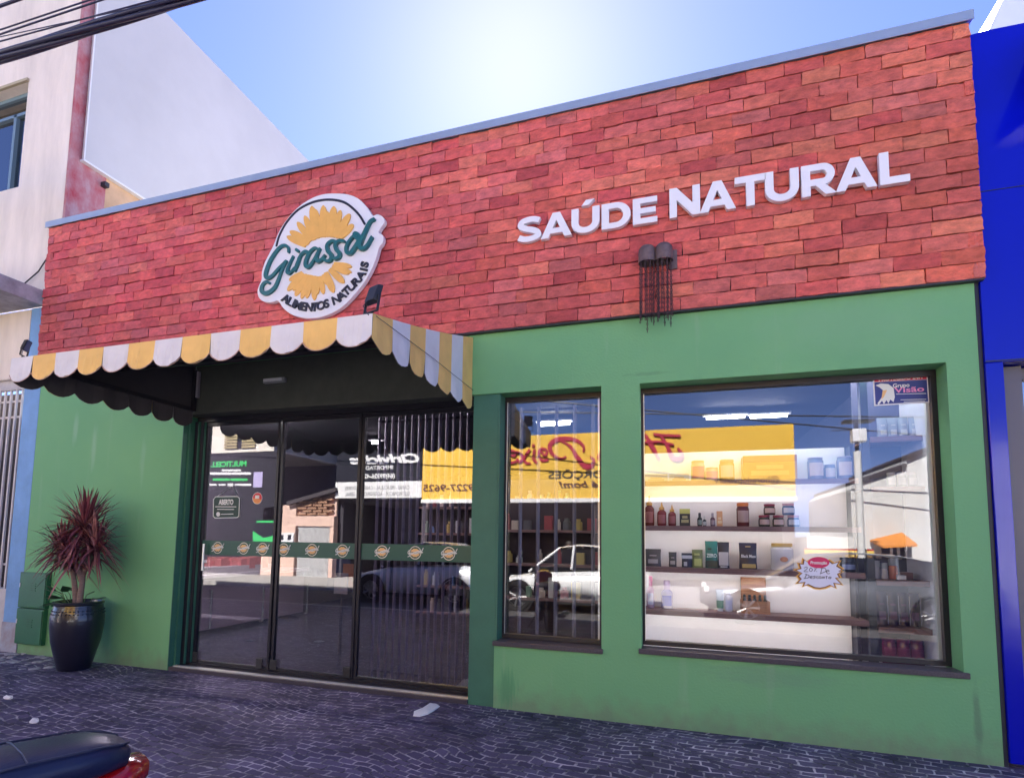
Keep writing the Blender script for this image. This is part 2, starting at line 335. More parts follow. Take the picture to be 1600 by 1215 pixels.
# =====================================================================
# THE SHOP
# =====================================================================
XL, XR = -7.27, 1.985           # ends of the green front
DX0, DX1, HZ = -5.0, -1.70, 2.675
SX0, SX1, SZ = -1.455, -.572, .55
BX0, BX1, BZ = -.265, 1.80, .575
BRZ = 3.232; TOP = 5.125
shop = thing('shop_building', 'green walled shop with red brick fascia, glass doors and two display windows', 'shop', (-2.6,0,0))
mb = MB(); T = .26
mb.box((XL,0,-.1),(DX0,T,BRZ+.1)); mb.box((DX0,.001,3.19),(DX1-.02,T,BRZ+.1))
mb.box((DX1-.02,0,HZ),(XR,T,BRZ+.1)); 
mb.box((SX0-.012,0,-.1),(SX1,T,SZ-.04)); mb.box((SX1,0,-.1),(BX0,T,HZ)); mb.box((BX0,0,-.1),(BX1,T,BZ-.04)); mb.box((BX1,0,-.1),(XR,T,HZ))
obj('wall', mb, M['green'], shop)
mb = MB(); mb.box((DX1,.02,-.1),(SX0-.012,T-.01,HZ)); obj('pillar', mb, M['dkgreen'], shop, label='dark green pillar between the doors and the narrow window')
mb = MB(); mb.box((DX0+.001,.003,HZ),(DX1-.021,T,3.189)); obj('lintel', mb, mat('awning_shade_olive', (.085,.09,.075), .7, var=.2), shop)  # the awning's shade on the green wall is darkened into this olive colour
mb = MB(); mb.box((DX0-.002,-.004,0),(DX0+.006,.17,HZ-.002)); mb.box((DX0+.006,.06,0.03),(DX0+.03,.17,HZ-.01)); obj('jamb', mb, M['dkgreen'], shop)
mb = MB(); mb.box((SX0-.01,.02,SZ),(SX0+.003,.19,HZ)); obj('jamb', mb, M['dkgreen'], shop)
# brick slips
mb = MB(); gap = .0058; ch = .1093; bl = .272; y0 = -.052
rows = int(round((TOP-BRZ)/ch)); ch = (TOP-BRZ)/rows
pal = [(.64,.115,.10),(.67,.13,.10),(.63,.115,.11),(.70,.16,.12),(.60,.10,.10),(.65,.14,.13),(.63,.13,.125),(.71,.18,.13),(.52,.08,.085),(.66,.13,.12),(.61,.145,.14),(.68,.15,.12),(.64,.125,.11)]
XB0, XB1 = -7.30, 2.035
for r in range(rows):
    z0 = BRZ + r*ch + random.uniform(-.002,.002); x = XB0 - (bl*.5 if r % 2 else 0) + random.uniform(-.03,.03)
    while x < XB1-.02:
        w = bl*random.choice((1,1,1,1,.94,1.05)); xa = max(x, XB0+random.uniform(0,.006)); xb = min(x+w, XB1-random.uniform(0,.003))
        if XB1-xb < .10: xb = XB1-random.uniform(0,.003)
        if xb - xa > .03 and xa < XB1-.02:
            c = random.choice(pal); wm = max(0,min(1,(xa+3.5)/5)); c = (c[0]*(.97+.06*wm), c[1]*(.90+.24*wm), c[2]*(1.06-.12*wm)); k = random.uniform(.84,1.12)*(1+.10*math.sin(xa*1.3+z0*2.1)+.06*math.sin(xa*3.7-z0*5)); c = tuple(min(1,q*k) for q in c)
            d = [random.uniform(-.008,.005) for _ in range(4)]; e = [random.uniform(0,.003) for _ in range(4)]; bv = .004
            za, zb = z0+gap*.5+e[0], z0+ch-gap*.5-e[1]; X0, X1 = xa+gap*.4, xb-gap*.4
            nx, nz = 5, 3; vs = []
            for j in range(nz+1):
                for i in range(nx+1):
                    edge = (i in (0,nx)) or (j in (0,nz))
                    u, v = i/nx, j/nz
                    yy = y0 + (d[0]*(1-u)*(1-v)+d[1]*u*(1-v)+d[2]*u*v+d[3]*(1-u)*v) + random.uniform(-.0035,.0035)*(1.4 if edge else 1)
                    xx = X0+(X1-X0)*u; zz = za+(zb-za)*v
                    if edge: zz += random.uniform(-.003,.0025); xx += random.uniform(-.003,.003)
                    vs.append((xx,yy,zz))
            fs = [(j*(nx+1)+i, j*(nx+1)+i+1, (j+1)*(nx+1)+i+1, (j+1)*(nx+1)+i) for j in range(nz) for i in range(nx)]
            N0 = len(vs)
            ring = [i for i in range(nx+1)] + [j*(nx+1)+nx for j in range(1,nz+1)] + [nz*(nx+1)+i for i in range(nx-1,-1,-1)] + [j*(nx+1) for j in range(nz-1,0,-1)]
            for q in ring: vs.append((vs[q][0], -.008, vs[q][2]))
            m = len(ring)
            fs += [(ring[k2], ring[(k2+1)%m], N0+(k2+1)%m, N0+k2) for k2 in range(m)]
            mb.add(vs, fs, c)
        x += w
clad = obj('brick_cladding', mb, M['brick'], shop)
mb = MB(); mb.box((XB0+.01,-.03,BRZ+.004),(XB1-.01,-.001,TOP)); obj('cladding_backing', mb, M['joint'], shop)
mb = MB(); mb.box((XL+.01,.0,BRZ+.1),(XR+.0,T,TOP)); mb.box((XL+.01,T,4.3),(XR,9,4.45)); mb.box((XL+.01,T,-.1),(XL+.16,9,4.3)); mb.box((XR-.12,T,-.1),(XR,9,4.3)); mb.box((XL+.17,8.85,-.1),(XR-.13,9,4.3))
obj('shell', mb, mat('rough_grey_render', (.4,.39,.38), .9, var=.2, bump=.2), shop)
mb = MB(); mb.box((XB0-.015,-.085,TOP+.004),(XB1+.012,.30,TOP+.062)); mb.box((XB0-.015,-.085,TOP-.012),(XB1+.012,-.078,TOP+.0035)); obj('parapet_cap', mb, M['cap'], shop)
mb = MB(); mb.box((XB0+.005,-.05,BRZ-.012),(XB1-.01,-.001,BRZ+.001)); obj('drip_edge', mb, M['steel'], shop)
# sills
for x0, x1, z in ((SX0-.02,SX1+.012,SZ),(BX0-.02,BX1+.025,BZ)):
    mb = MB(); mb.box((x0,-.028,z-.038),(x1,.15,z)); obj('sill', mb, M['granite'], shop, bevel=.004)
# windows
def window(x0, x1, z0, z1, g):
    f = MB(); w = .035; y0, y1 = .165, .225
    f.box((x0,y0,z0),(x0+w*.6,y1,z1)); f.box((x1-w,y0,z0),(x1,y1,z1)); f.box((x0+w*.6,y0,z1-w*1.3),(x1-w,y1,z1)); f.box((x0+w*.6,y0,z0),(x1-w,y1,z0+w))
    fr = obj('window', f, M['frame'], shop)
    p = MB(); p.box((x0+w*.6+.001,GY-.003,z0+w+.001),(x1-w-.001,GY+.003,z1-w*1.3-.001)); obj('pane', p, g, fr)
    b = MB(); b.box((x0+w*.6,y0-.004,z0+w),(x0+w*.6+.005,y0+.012,z1-w*1.3)); obj('bead', b, M['alu'], fr); b = MB(); b.box((x1-w-.02,GY+.01,z0+w),(x1-w,GY+.02,z1-w*1.3)); obj('bead', b, M['alu'], fr)
window(SX0+.004, SX1, SZ+.001, HZ-.001, M['wglass'])
window(BX0, BX1, BZ+.001, HZ-.001, M['wglass'])
# door front
DZ = .05
mb = MB(); mb.box((DX0+.01,-.0,.0),(DX1-.002,.33,DZ-.012)); obj('door_step', mb, M['granite'], shop)
mb = MB(); mb.box((DX0+.03,.03,DZ-.011),(DX1-.004,.075,DZ-.003)); obj('threshold', mb, M['alu'], shop)
mb = MB()
mb.box((DX0+.03,.15,HZ-.055),(DX1-.004,.26,HZ-.002)); mb.box((DX0+.03,.12,DZ-.01),(DX0+.075,.25,HZ-.056)); mb.box((DX0+.09,.14,DZ-.01),(DX0+.125,.25,HZ-.056)); mb.box((DX1-.03,.15,DZ-.01),(DX1-.004,.25,HZ-.056))
mb.box((DX0+.03,.14,DZ-.0105),(DX1-.004,.24,DZ+.012))
obj('door_frame', mb, M['frame'], shop)
mb = MB(); mb.box((DX0+.078,.118,DZ),(DX0+.086,.2,HZ-.056)); mb.box((DX0+.13,.15,DZ),(DX0+.134,.2,HZ-.056)); obj('door_track', mb, M['dkgreen'], shop)
band = mat('dark_green_vinyl_band', (.008,.085,.062), .35, spec=.6); cream = mat('logo_cream', (.80,.52,.22), .5); ring_ = mat('logo_ring', (.75,.72,.6), .5); lw = mat('logo_white', (.75,.78,.76), .5)
def small_logo(parent, cx, cz, y, r):
    g = MB(); g.m = 1
    ringp = [(cx+r*math.cos(2*math.pi*k/28), cz+r*math.sin(2*math.pi*k/28)) for k in range(28)]
    g.prism(ringp, y-.0012, y)
    g.m = 3; g.prism([(cx+(p[0]-cx)*.88, cz+(p[1]-cz)*.88) for p in ringp], y-.0018, y-.0013)
    g.m = 0
    for k in range(2):
        pts = []
        for i in range(11):
            t = math.pi*i/10; rr = r*(.80 if i % 2 == 0 else .68)
            pts.append((cx+rr*math.cos(t)*(1 if k else -1), cz + (r*.10 if k else -r*.10) + rr*math.sin(t)*.72*(1 if k else -1)))
        g.prism(pts, y-.0026, y-.0019)
    g.m = 2
    s = r/.42; tr = lambda a, b: (cx+(a)*s, cz+(b)*s)
    yy = y-.0032
    for pl in ([(-.36,.10),(-.42,.14),(-.50,.04),(-.47,-.1),(-.36,0),(-.38,-.2),(-.5,-.26)], [(-.28,0),(-.3,-.12),(-.2,-.02)], [(-.2,0),(-.18,-.1),(-.1,.02)], [(0,.05),(-.08,-.02),(0,-.08),(.04,.05)], [(.14,.09),(.08,.05),(.13,-.03),(.05,-.07)], [(.24,.12),(.18,.08),(.23,0),(.15,-.04)], [(.34,.14),(.27,.05),(.33,0),(.38,.1)], [(.56,.3),(.46,.1),(.47,.0),(.53,.04)]):
        stroke(g, [tr(*p) for p in pl], .045*s, yy, y-.0027, n=2, slope=.0003); yy -= .0004
    obj('logo', g, [cream, ring_, lw, band], parent)
logos = [-4.63,-4.29,-4.05,-3.79,-3.45,-3.1,-2.67,-2.32,-1.98]
def door_panel(x0, x1, y, name, label, lg):
    f = MB(); w = .028
    f.box((x0,y-.02,DZ+.013),(x0+w,y+.02,HZ-.057)); f.box((x1-w,y-.02,DZ+.013),(x1,y+.02,HZ-.057)); f.box((x0+w,y-.02,HZ-.1),(x1-w,y+.02,HZ-.057)); f.box((x0+w,y-.02,DZ+.013),(x1-w,y+.02,DZ+.035))
    fr = obj(name, f, M['frame'], shop, label=label)
    p = MB(); p.box((x0+w+.001,y-.004,DZ+.036),(x1-w-.001,y+.004,HZ-.101)); obj('pane', p, M['glass'], fr)
    bnd = MB(); bnd.box((x0+w+.001,y-.0062,1.185),(x1-w-.001,y-.0042,1.338)); bo = obj('vinyl_band', bnd, band, fr)
    for cx in lg: small_logo(fr, cx, 1.262, y-.0064, .062)
    return fr
d1 = door_panel(DX0+.13, -3.892, .195, 'glass_door', 'fixed left glass panel carrying the opening sign', logos[:3])
d2 = door_panel(-3.868, -2.93, .195, 'glass_door', 'middle glass panel with black patch fittings', logos[3:6])
d3 = door_panel(-2.925, DX1-.03, .205, 'glass_door', 'right glass panel in front of the folding grille', logos[6:])
for px, par in ((405,d1),(427,d2),(542,d2)):
    a = AY(px-8,1033 if px<500 else 1045,.17); mb = MB(); zz = DZ+.02; xx = AY(px,1040,.17).x
    mb.box((xx-.04,.16,zz),(xx+.04,.174,zz+.1)); obj('patch_fitting', mb, M['dark'], par, bevel=.004)
a = AY(313,1040,.17); mb = MB(); mb.box((DX0+.15,.16,.07),(DX0+.21,.174,.17)); obj('patch_fitting', mb, M['dark'], d1, bevel=.004)
mb = MB(); mb.tube([(-4.78,.15,1.02),(-4.78,.15,1.3)], .012); mb.box((-4.795,.15,1.1),(-4.765,.19,1.13)); obj('handle', mb, M['alu'], d1)

# fascia soffit under the awning, hidden light fitting
# =====================================================================
# ROUND SIGN
# =====================================================================
def L1(x, y): # crop of the photograph -> facade point on the sign's face
    p = AY(380+x/4.2105, 280+y/4.2105, -.125); return (p.x, p.z)
sign = thing('round_sign', 'round white sign reading Girassol over yellow sunflower petals', 'sign', (*[AY(500,400,-.125).x],-.06,AY(500,495,-.125).z))
out = [(600,93),(520,100),(440,130),(360,185),(290,260),(235,345),(200,430),(170,490),(140,550),(122,610),(120,660),(103,700),(93,740),(105,782),(140,806),(190,808),(228,800),(265,850),(320,890),(400,912),(480,912),(560,890),(650,840),(730,760),(800,670),(850,580),(880,500),(893,450),(912,425),(922,395),(915,365),(890,350),(905,318),(925,290),(928,262),(908,240),(880,230),(850,238),(820,190),(760,130),(690,100)]
def close_spline(pts, n=4):
    P = pts[-2:] + pts + pts[:2]; o = []
    for i in range(2, len(P)-2):
        for k in range(n):
            t = k/n; a,b,c,d = [Vector(q) for q in (P[i-1],P[i],P[i+1],P[i+2])]
            o.append(tuple(.5*((2*b)+(c-a)*t+(2*a-5*b+4*c-d)*t*t+(3*b-a-3*c+d)*t**3)))
    return o
poly = close_spline([L1(*p) for p in out])
mb = MB(); mb.prism(poly, -.125, -.075); obj('board', mb, M['signwhite'], sign, bevel=.004)
mb = MB(); mb.prism([(c[0]*.0+c[0], c[1]) for c in [( (p[0]-AY(500,400,-.125).x)*.86+AY(500,400,-.125).x, (p[1]-AY(500,400,-.125).z)*.86+AY(500,400,-.125).z) for p in poly]], -.0745, -.04); obj('spacer', mb, M['dark'], sign)
mb = MB(); stroke(mb, [L1(*p) for p in [(220,438),(240,370),(290,280),(360,205),(440,160),(520,139),(600,138),(670,156),(730,200),(770,245),(800,295)]], .022, -.130, -.1245); obj('arc_line', mb, M['ink'], sign)
SC = (AY(600,400,-.125).x-AY(500,400,-.125).x)/421.05   # metres per crop pixel
def petal(mb, base, tip, w, y):
    b = Vector(base); t = Vector(tip); d = t-b; n = Vector((-d.y, d.x)).normalized(); ln = d.length
    prof = [(0,.30),(.25,.42),(.5,.5),(.7,.5),(.85,.40),(.95,.24),(1,.05)]
    pts = [tuple(b+d*u+n*w*v) for u, v in prof] + [tuple(b+d*u-n*w*v) for u, v in reversed(prof)]
    mb.prism([L1(*p) for p in pts], y, -.1245)
top = [((415,440),(290,378),40),((430,428),(300,395),30),((440,418),(310,345),46),((450,408),(360,285),42),((470,402),(408,243),42),((490,392),(455,180),52),((508,386),(480,200),36),((530,384),(532,176),48),((550,382),(560,215),34),((572,382),(602,182),50),((590,384),(645,208),40),((608,386),(706,232),44),((625,390),(690,270),36),((640,394),(728,300),38)]
bot = [((392,615),(305,668),32),((402,622),(294,735),38),((412,628),(330,735),26),((425,628),(345,770),36),((442,632),(385,788),34),((455,634),(420,785),34),((472,638),(470,797),38),((492,642),(490,760),30),((512,640),(530,758),32),((530,630),(560,700),30),((548,615),(597,748),46),((572,595),(668,684),44),((588,580),(700,625),32),((592,572),(716,615),30),((600,560),(718,578),34)]
mb = MB()
for i, (b, t, w) in enumerate(top): petal(mb, b, t, w, -.134 - .0011*(i % 2) - .0004*i)
obj('upper_petals', mb, M['petal'], sign)
mb = MB()
for i, (b, t, w) in enumerate(bot): petal(mb, b, t, w, -.134 - .0011*(i % 2) - .0004*i)
obj('lower_petals', mb, M['petal'], sign)
script = [([(305,482),(302,455),(280,441),(250,452),(215,492),(183,545),(160,605),(155,640),(170,655),(198,640),(235,598),(268,565),(288,545)],(.028,.042)),
 ([(290,545),(262,600),(240,660),(215,715),(180,747),(148,755),(128,735),(135,700),(158,680),(178,686)],(.026,.044)),
 ([(335,515),(305,580),(298,615),(315,622),(345,590)],(.024,.036)), ([(357,470),(368,478)],(.03,.03)),
 ([(388,500),(365,560),(348,605)],(.026,.036)), ([(372,530),(392,500),(415,484),(435,490),(432,515)],(.024,.034)),
 ([(505,470),(478,460),(445,490),(422,540),(420,575),(440,583),(470,545),(510,470)],(.024,.038)), ([(512,465),(492,515),(498,548),(525,535),(545,510)],(.024,.034)),
 ([(622,420),(592,414),(562,440),(566,478),(588,505),(585,535),(562,548),(535,530)],(.026,.040)),
 ([(672,415),(642,412),(615,436),(622,470),(642,495),(638,520),(612,530),(588,512)],(.026,.040)),
 ([(750,372),(718,400),(688,450),(690,488),(715,493),(745,455),(772,408),(768,378),(745,366),(742,385),(765,405),(790,402)],(.026,.040)),
 ([(868,272),(842,290),(812,350),(782,420),(776,455),(795,466),(822,448),(855,392)],(.026,.042))]
for i, (pl, w) in enumerate(script):
    mb = MB(); stroke(mb, [L1(*p) for p in pl], w, -.146-.0012*i, -.1245, slope=.003); obj('script_letter', mb, M['teal'], sign, smooth=50)
cc = [('A',283,787),('L',313,806),('I',337,817),('M',364,829),('E',401,838),('N',437,842),('T',473,841),('O',513,832),('S',551,819),('N',613,792),('A',650,768),('T',680,738),('U',714,706),('R',746,671),('A',776,633),('I',795,596),('S',800,563)]
mb = MB()
for i, (ch_, x, y) in enumerate(cc):
    a = cc[max(i-1,0)]; b = cc[min(i+1,len(cc)-1)]
    if ch_ == 'S' and i > 10: a = cc[i-2]
    p = Vector(L1(x,y)); d = Vector(L1(b[1],b[2]))-Vector(L1(a[1],a[2])); ang = math.atan2(d.y, d.x)
    me = text_me(ch_, .035, ext=.12); xs = [v.co.x for v in me.vertices]; mx_ = (min(xs)+max(xs))/2; sc = .115
    for v in me.vertices:
        u, w = (v.co.x-mx_)*sc*1.05, (v.co.y-.35)*sc
        v.co = Vector((p.x+u*math.cos(ang)-w*math.sin(ang), -.137+v.co.z*sc*.8, p.y+u*math.sin(ang)+w*math.cos(ang)))
    mb.mesh(me, Matrix.Identity(4))
obj('curved_lettering', mb, M['ink'], sign)

# SAÚDE NATURAL
ls = thing('lettering_sign', 'raised white capital letters SAÚDE NATURAL on the red brick', 'sign', (.2,-.1,3.96))
edge = mat('white_letter', (.82,.82,.86), .3)
def glyph(ch):
    """block capital as (width, list of polygons), cap height 1; pieces butt against each other"""
    t = .25; P = []
    bx = lambda a, b, c, d: P.append([(a,b),(c,b),(c,d),(a,d)])
    def band(outer, inner):
        for k in range(len(outer)-1): P.append([outer[k], outer[k+1], inner[k+1], inner[k]])
    arc = lambda cx, cz, rx, rz, a0, a1, n=16: [(cx+rx*math.cos(R(a0+(a1-a0)*k/n)), cz+rz*math.sin(R(a0+(a1-a0)*k/n))) for k in range(n+1)]
    if ch == 'E': w = .80; bx(0,0,t,1); bx(t,0,w,.215); bx(t,.395,w-.05,.605); bx(t,.785,w,1)
    elif ch == 'L': w = .78; bx(0,0,t,1); bx(t,0,w,.22)
    elif ch == 'T': w = .92; bx(0,.78,w,1); bx(w/2-t/2,0,w/2+t/2,.78)
    elif ch == 'N': w = .98; bx(0,0,t-.01,1); bx(w-t+.01,0,w,1); P.append([(t-.01,1),(t-.01,.58),(w-t+.01,0),(w-t+.01,.42)])
    elif ch == 'A':
        w = 1.12; h = w/2; P.append([(0,0),(.27,0),(h,.70),(h,1),(h-.135,1)]); P.append([(w,0),(w-.135-.425,1) if False else (h+.135,1),(h,1),(h,.70),(w-.27,0)])
        x = lambda z: .27+(h-.27)*z/.70; P.append([(x(.17),.17),(w-x(.17),.17),(w-x(.38),.38),(x(.38),.38)])
    elif ch in 'UÚ':
        w = .98; bx(0,.42,t,1); bx(w-t,.42,w,1); band(arc(w/2,.42,w/2,.43,180,360), arc(w/2,.42,w/2-t,.20,180,360))
        if ch == 'Ú': P.append([(w/2-.14,1.08),(w/2+.10,1.08),(w/2+.32,1.30),(w/2+.02,1.30)])
    elif ch == 'D': w = .98; bx(0,0,t,1); band([(t,1)]+arc(w-.5,.5,.5,.5,90,-90)+[(t,0)], [(t,.78)]+arc(w-.5,.5,.5-t+.0,.28,90,-90)+[(t,.22)])
    elif ch == 'R': w = .96; bx(0,0,t,1); band([(t,1)]+arc(w-.37,.655,.345,.345,90,-90)+[(t,.31)], [(t,.79)]+arc(w-.37,.655,.12,.135,90,-90)+[(t,.52)]); P.append([(.40,.31),(.68,.312),(w+.02,0),(w-.29,0)])
    else:
        w = .90; L = spline([Vector((.06,.20)),Vector((.25,.115)),Vector((.50,.10)),Vector((.74,.17)),Vector((.765,.32)),Vector((.58,.45)),Vector((.33,.53)),Vector((.135,.66)),Vector((.19,.83)),Vector((.42,.895)),Vector((.64,.885)),Vector((.82,.81))], 4); o = []; q = []
        for i, p in enumerate(L):
            d = (L[min(i+1,len(L)-1)]-L[max(i-1,0)]).normalized(); n = Vector((-d.y,d.x))*.112; o.append(tuple(p+n)); q.append(tuple(p-n))
        band(o, q)
    return w, P
def letters(word, x0, x1, z0, z1):
    gs = [glyph(c) for c in word]; kern = lambda a, b: -.02 if (a+b) in ('SA','AÚ','NA','AT','TU','RA') else (-.06 if a+b in ('AT',) else .07)
    xs = [0]
    for i in range(1, len(word)): xs.append(xs[-1]+gs[i-1][0]+kern(word[i-1], word[i]))
    k = (x1-x0)/(xs[-1]+gs[-1][0]); h = z1-z0
    for ch_, (w, P), u in zip(word, gs, xs):
        mb = MB()
        for pl_ in P: mb.prism([(x0+(u+a)*k, z0+b*h) for a, b in pl_], -.105, -.065)
        obj('letter', mb, edge, ls)
letters('SAÚDE', AY(808,358,-.105).x, AY(1027,330,-.105).x, 3.965, 4.185)
letters('NATURAL', AY(1046,320,-.105).x, AY(1422,270,-.105).x, 3.975, 4.22)

# =====================================================================
# AWNING
# =====================================================================
aw = thing('awning', 'yellow and white striped fabric awning with scalloped edge over the doors', 'awning', (-3.33,0,2.5))
AX0, AX1, AYF, AZF, AZW = -4.885, -1.712, -1.72, 2.735, 3.2
WZ = AZF-.02
nS = 13; pit = (AX1-AX0)/nS
def scallop(a, b, ztop, zc, drop, n=10):
    """outline in (s,z): straight top, curved lower edge between a and b"""
    pts = [(a, ztop), (b, ztop)]
    for k in range(n+1):
        t = k/n; s = b+(a-b)*t; pts.append((s, zc - drop*math.sin(math.pi*t)**.75))
    return pts
def sheet(mb, pts, f, th):   # polygon (s,z) mapped by f to the outer face, th = offset vector
    n = len(pts); vs = [f(*p) for p in pts]; vs2 = [Vector(v)+th for v in vs]
    mb.add(vs+vs2, [tuple(range(n)), tuple(range(2*n-1,n-1,-1))]+[(k,k+n,(k+1)%n+n,(k+1)%n) for k in range(n)])
mb = MB(); mi = MB()
for i in range(nS):
    mb.m = 1 if i % 2 == 0 else 0
    a, b = AX0+i*pit, AX0+(i+1)*pit; wob = random.uniform(-.012,.004)
    # three-strip belly so that each flap curves a little
    n = 8; zc = 2.60; drop = .065
    for k in range(n):
        s0, s1 = a+(b-a)*k/n, a+(b-a)*(k+1)/n
        def yb(s, z, i=i): 
            u = (s-a)/(b-a); return AYF - .016*math.sin(math.pi*u)*(AZF-z)/.2 + (wob+.007*math.sin(u*11+i*2.3)*u+.004*math.sin(u*23+i))*(AZF-z)/.2
        def zb(s): u = (s-a)/(b-a); return zc - drop*(max(0,math.sin(math.pi*u)))**.7
        zs0 = [AZF+(zb(s0)-AZF)*q/3 for q in range(4)]; zs1 = [AZF+(zb(s1)-AZF)*q/3 for q in range(4)]
        for q in range(3):
            vs = [(s0,yb(s0,zs0[q]),zs0[q]),(s1,yb(s1,zs1[q]),zs1[q]),(s1,yb(s1,zs1[q+1]),zs1[q+1]),(s0,yb(s0,zs0[q+1]),zs0[q+1])]
            mb.add(vs, [(0,1,2,3)]); mi.add([(v[0],v[1]+.006,v[2]) for v in vs], [(0,3,2,1)])
hem = MB()
for i in range(nS):
    a, b = AX0+i*pit, AX0+(i+1)*pit
    hem.tube([(a+(b-a)*k/10, AYF-.004-.016*math.sin(math.pi*k/10)*.7, 2.60-.065*max(0,math.sin(math.pi*k/10))**.7) for k in range(11)], .0035, 5)
obj('hem', hem, mat('faded_pink_binding', (.50,.32,.26), .8), aw)
val = obj('front_valance', mb, [M['yfab'],M['wfab']], aw, smooth=60)
# roof cloth
mb = MB()
for i in range(nS):
    mb.m = 1 if i % 2 == 0 else 0
    a, b = AX0+i*pit, AX0+(i+1)*pit
    for k in range(6):
        t0, t1 = k/6, (k+1)/6; f = lambda t: (AYF*(1-t) + -.004*t, AZF+(AZW-AZF)*t - .02*math.sin(math.pi*t))
        (ya, za), (yb_, zb_) = f(t0), f(t1); mb.add([(a,ya,za),(b,ya,za),(b,yb_,zb_),(a,yb_,zb_)], [(0,1,2,3)])
        mi.add([(a,ya,za-.008),(b,ya,za-.008),(b,yb_,zb_-.008),(a,yb_,zb_-.008)], [(0,3,2,1)])
obj('roof_cloth', mb, [M['yfab'],M['wfab']], aw, smooth=60)
# side cheeks: a triangle above the bar, a scalloped strip below it
def cheek(X, nx, first):
    mb = MB(); ns = 7; dy = -AYF/ns
    for i in range(ns):
        mb.m = 0 if (i+first) % 2 == 0 else 1
        ya, yb_ = AYF+i*dy, AYF+(i+1)*dy-.0
        if i == ns-1: yb_ = -.004
        zt = lambda y: AZF+(AZW-AZF)*(y-AYF)/(-AYF) - .02*math.sin(math.pi*(y-AYF)/(-AYF))
        n = 6
        for k in range(n):
            s0, s1 = ya+(yb_-ya)*k/n, ya+(yb_-ya)*(k+1)/n; u0, u1 = k/n, (k+1)/n
            zb = lambda u: 2.585 - .06*max(0,math.sin(math.pi*u))**.7
            bow = lambda u: nx*(.012*math.sin(math.pi*u)-.004+.006*math.sin(9*u+i))
            vs = [(X+nx*.002,s0,zt(s0)),(X+nx*.002,s1,zt(s1)),(X+nx*.002,s1,WZ),(X+nx*.002,s0,WZ)]
            if zt(s1) > WZ+.005: mb.add(vs, [(0,1,2,3)]); mi.add([(v[0]-nx*.006,v[1],v[2]) for v in vs], [(0,3,2,1)])
            vs = [(X+nx*.004,s0,WZ),(X+nx*.004,s1,WZ),(X+bow(u1)+nx*.004,s1,zb(u1)),(X+bow(u0)+nx*.004,s0,zb(u0))]
            mb.add(vs, [(0,1,2,3)]); mi.add([(v[0]-nx*.006,v[1],v[2]) for v in vs], [(0,3,2,1)])
    obj('side_cheek', mb, [M['yfab'],M['wfab']], aw, smooth=60)
cheek(AX1, 1, 0); cheek(AX0, -1, 1)
obj('lining', mi, M['lining'], aw, smooth=60)
mb = MB(); q = .017
for X in (AX0+.03, AX1-.03):
    mb.box((X-q,AYF+.03,WZ-q),(X+q,-.01,WZ+q)); mb.box((X-q,-.045,WZ+q),(X+q,-.01,AZW-.06))
mb.box((AX0+.05,AYF+.03,WZ-q*.8),(AX1-.05,AYF+.06,WZ+q*.8)); mb.box((AX0+.05,-.9,WZ+.155),(AX1-.05,-.87,WZ+.18))
obj('frame', mb, M['steel'], aw)
mb = MB(); mb.box((AX0+.07,-.05,2.84),(AX0+.095,-.02,3.12)); obj('upright', mb, mat('pale_tube', (.4,.36,.42), .4), aw)
mb = MB(); mb.tube([AY(584,494,AYF-.004)+Vector((.015,0,0)), (AX1+.02,-.9,WZ+.01), (AX1+.02,-.02,WZ-.005)], .0022, 6); obj('edge_cord', mb, M['ink'], aw)
ab = thing('bulkhead_light', 'small white lamp fitting on the dark wall under the awning', 'lamp', AY(430,594,-.02))
p = AY(430,594,-.02); mb = MB(); mb.box((p.x-.13,-.05,p.z-.03),(p.x+.13,-.002,p.z+.02)); obj('housing', mb, mat('grey_lamp_housing', (.3,.3,.32), .4), ab, bevel=.01)
mb = MB(); mb.box((p.x-.11,-.066,p.z-.018),(p.x+.11,-.051,p.z+.012)); obj('lens', mb, M['white'], ab, bevel=.005)

# floodlights on the awning corners
def floodlight(x, y, z, label, yaw, size):
    t = thing('floodlight', label, 'floodlight', (x,y,z), 'black floodlights on the awning corners')
    s = size; m = Matrix.Translation((x,y,z)) @ Matrix.Rotation(yaw,4,'Z') @ Matrix.Scale(s,4)
    def tf(b): b.v = [m @ v for v in b.v]; return b
    b = MB(); b.add([(-.5,-.18,.55),(.5,-.18,.55),(.5,-.52,1.75),(-.5,-.52,1.75),(-.42,.16,.72),(.42,.16,.72),(.42,-.18,1.72),(-.42,-.18,1.72)], [(0,1,2,3),(4,7,6,5),(0,4,5,1),(1,5,6,2),(2,6,7,3),(3,7,4,0)])
    obj('lamp_head', tf(b), M['dark'], t, bevel=.006)
    b = MB(); b.add([(-.4,-.22,.66),(.4,-.22,.66),(.4,-.52,1.62),(-.4,-.52,1.62)], [(0,1,2,3)]); obj('lens', tf(b), mat('floodlight_lens', (.10,.10,.13), .1), t)
    b = MB()
    for sx in (-1,1): b.add([(sx*.54,-.1,.1),(sx*.60,-.1,.1),(sx*.60,.05,.1),(sx*.54,.05,.1),(sx*.54,-.25,1.1),(sx*.60,-.25,1.1),(sx*.60,-.10,1.1),(sx*.54,-.10,1.1)], [(0,1,2,3),(4,5,6,7),(0,1,5,4),(1,2,6,5),(2,3,7,6),(3,0,4,7)])
    b.box((-.6,-.1,.04),(.6,.05,.1)); b.box((-.12,-.12,-.1),(.12,.08,.04)); obj('bracket', tf(b), M['dark'], t)
    b = MB(); b.tube([(.1,.1,.8),(.3,.3,.4),(.1,.15,0),(-.1,.2,-.2)], .03, 6); obj('cable', tf(b), M['ink'], t)
    return t
floodlight(-1.74,-1.70,AZF+.012,'black floodlight standing on the right corner of the awning below the round sign', R(160), .105)
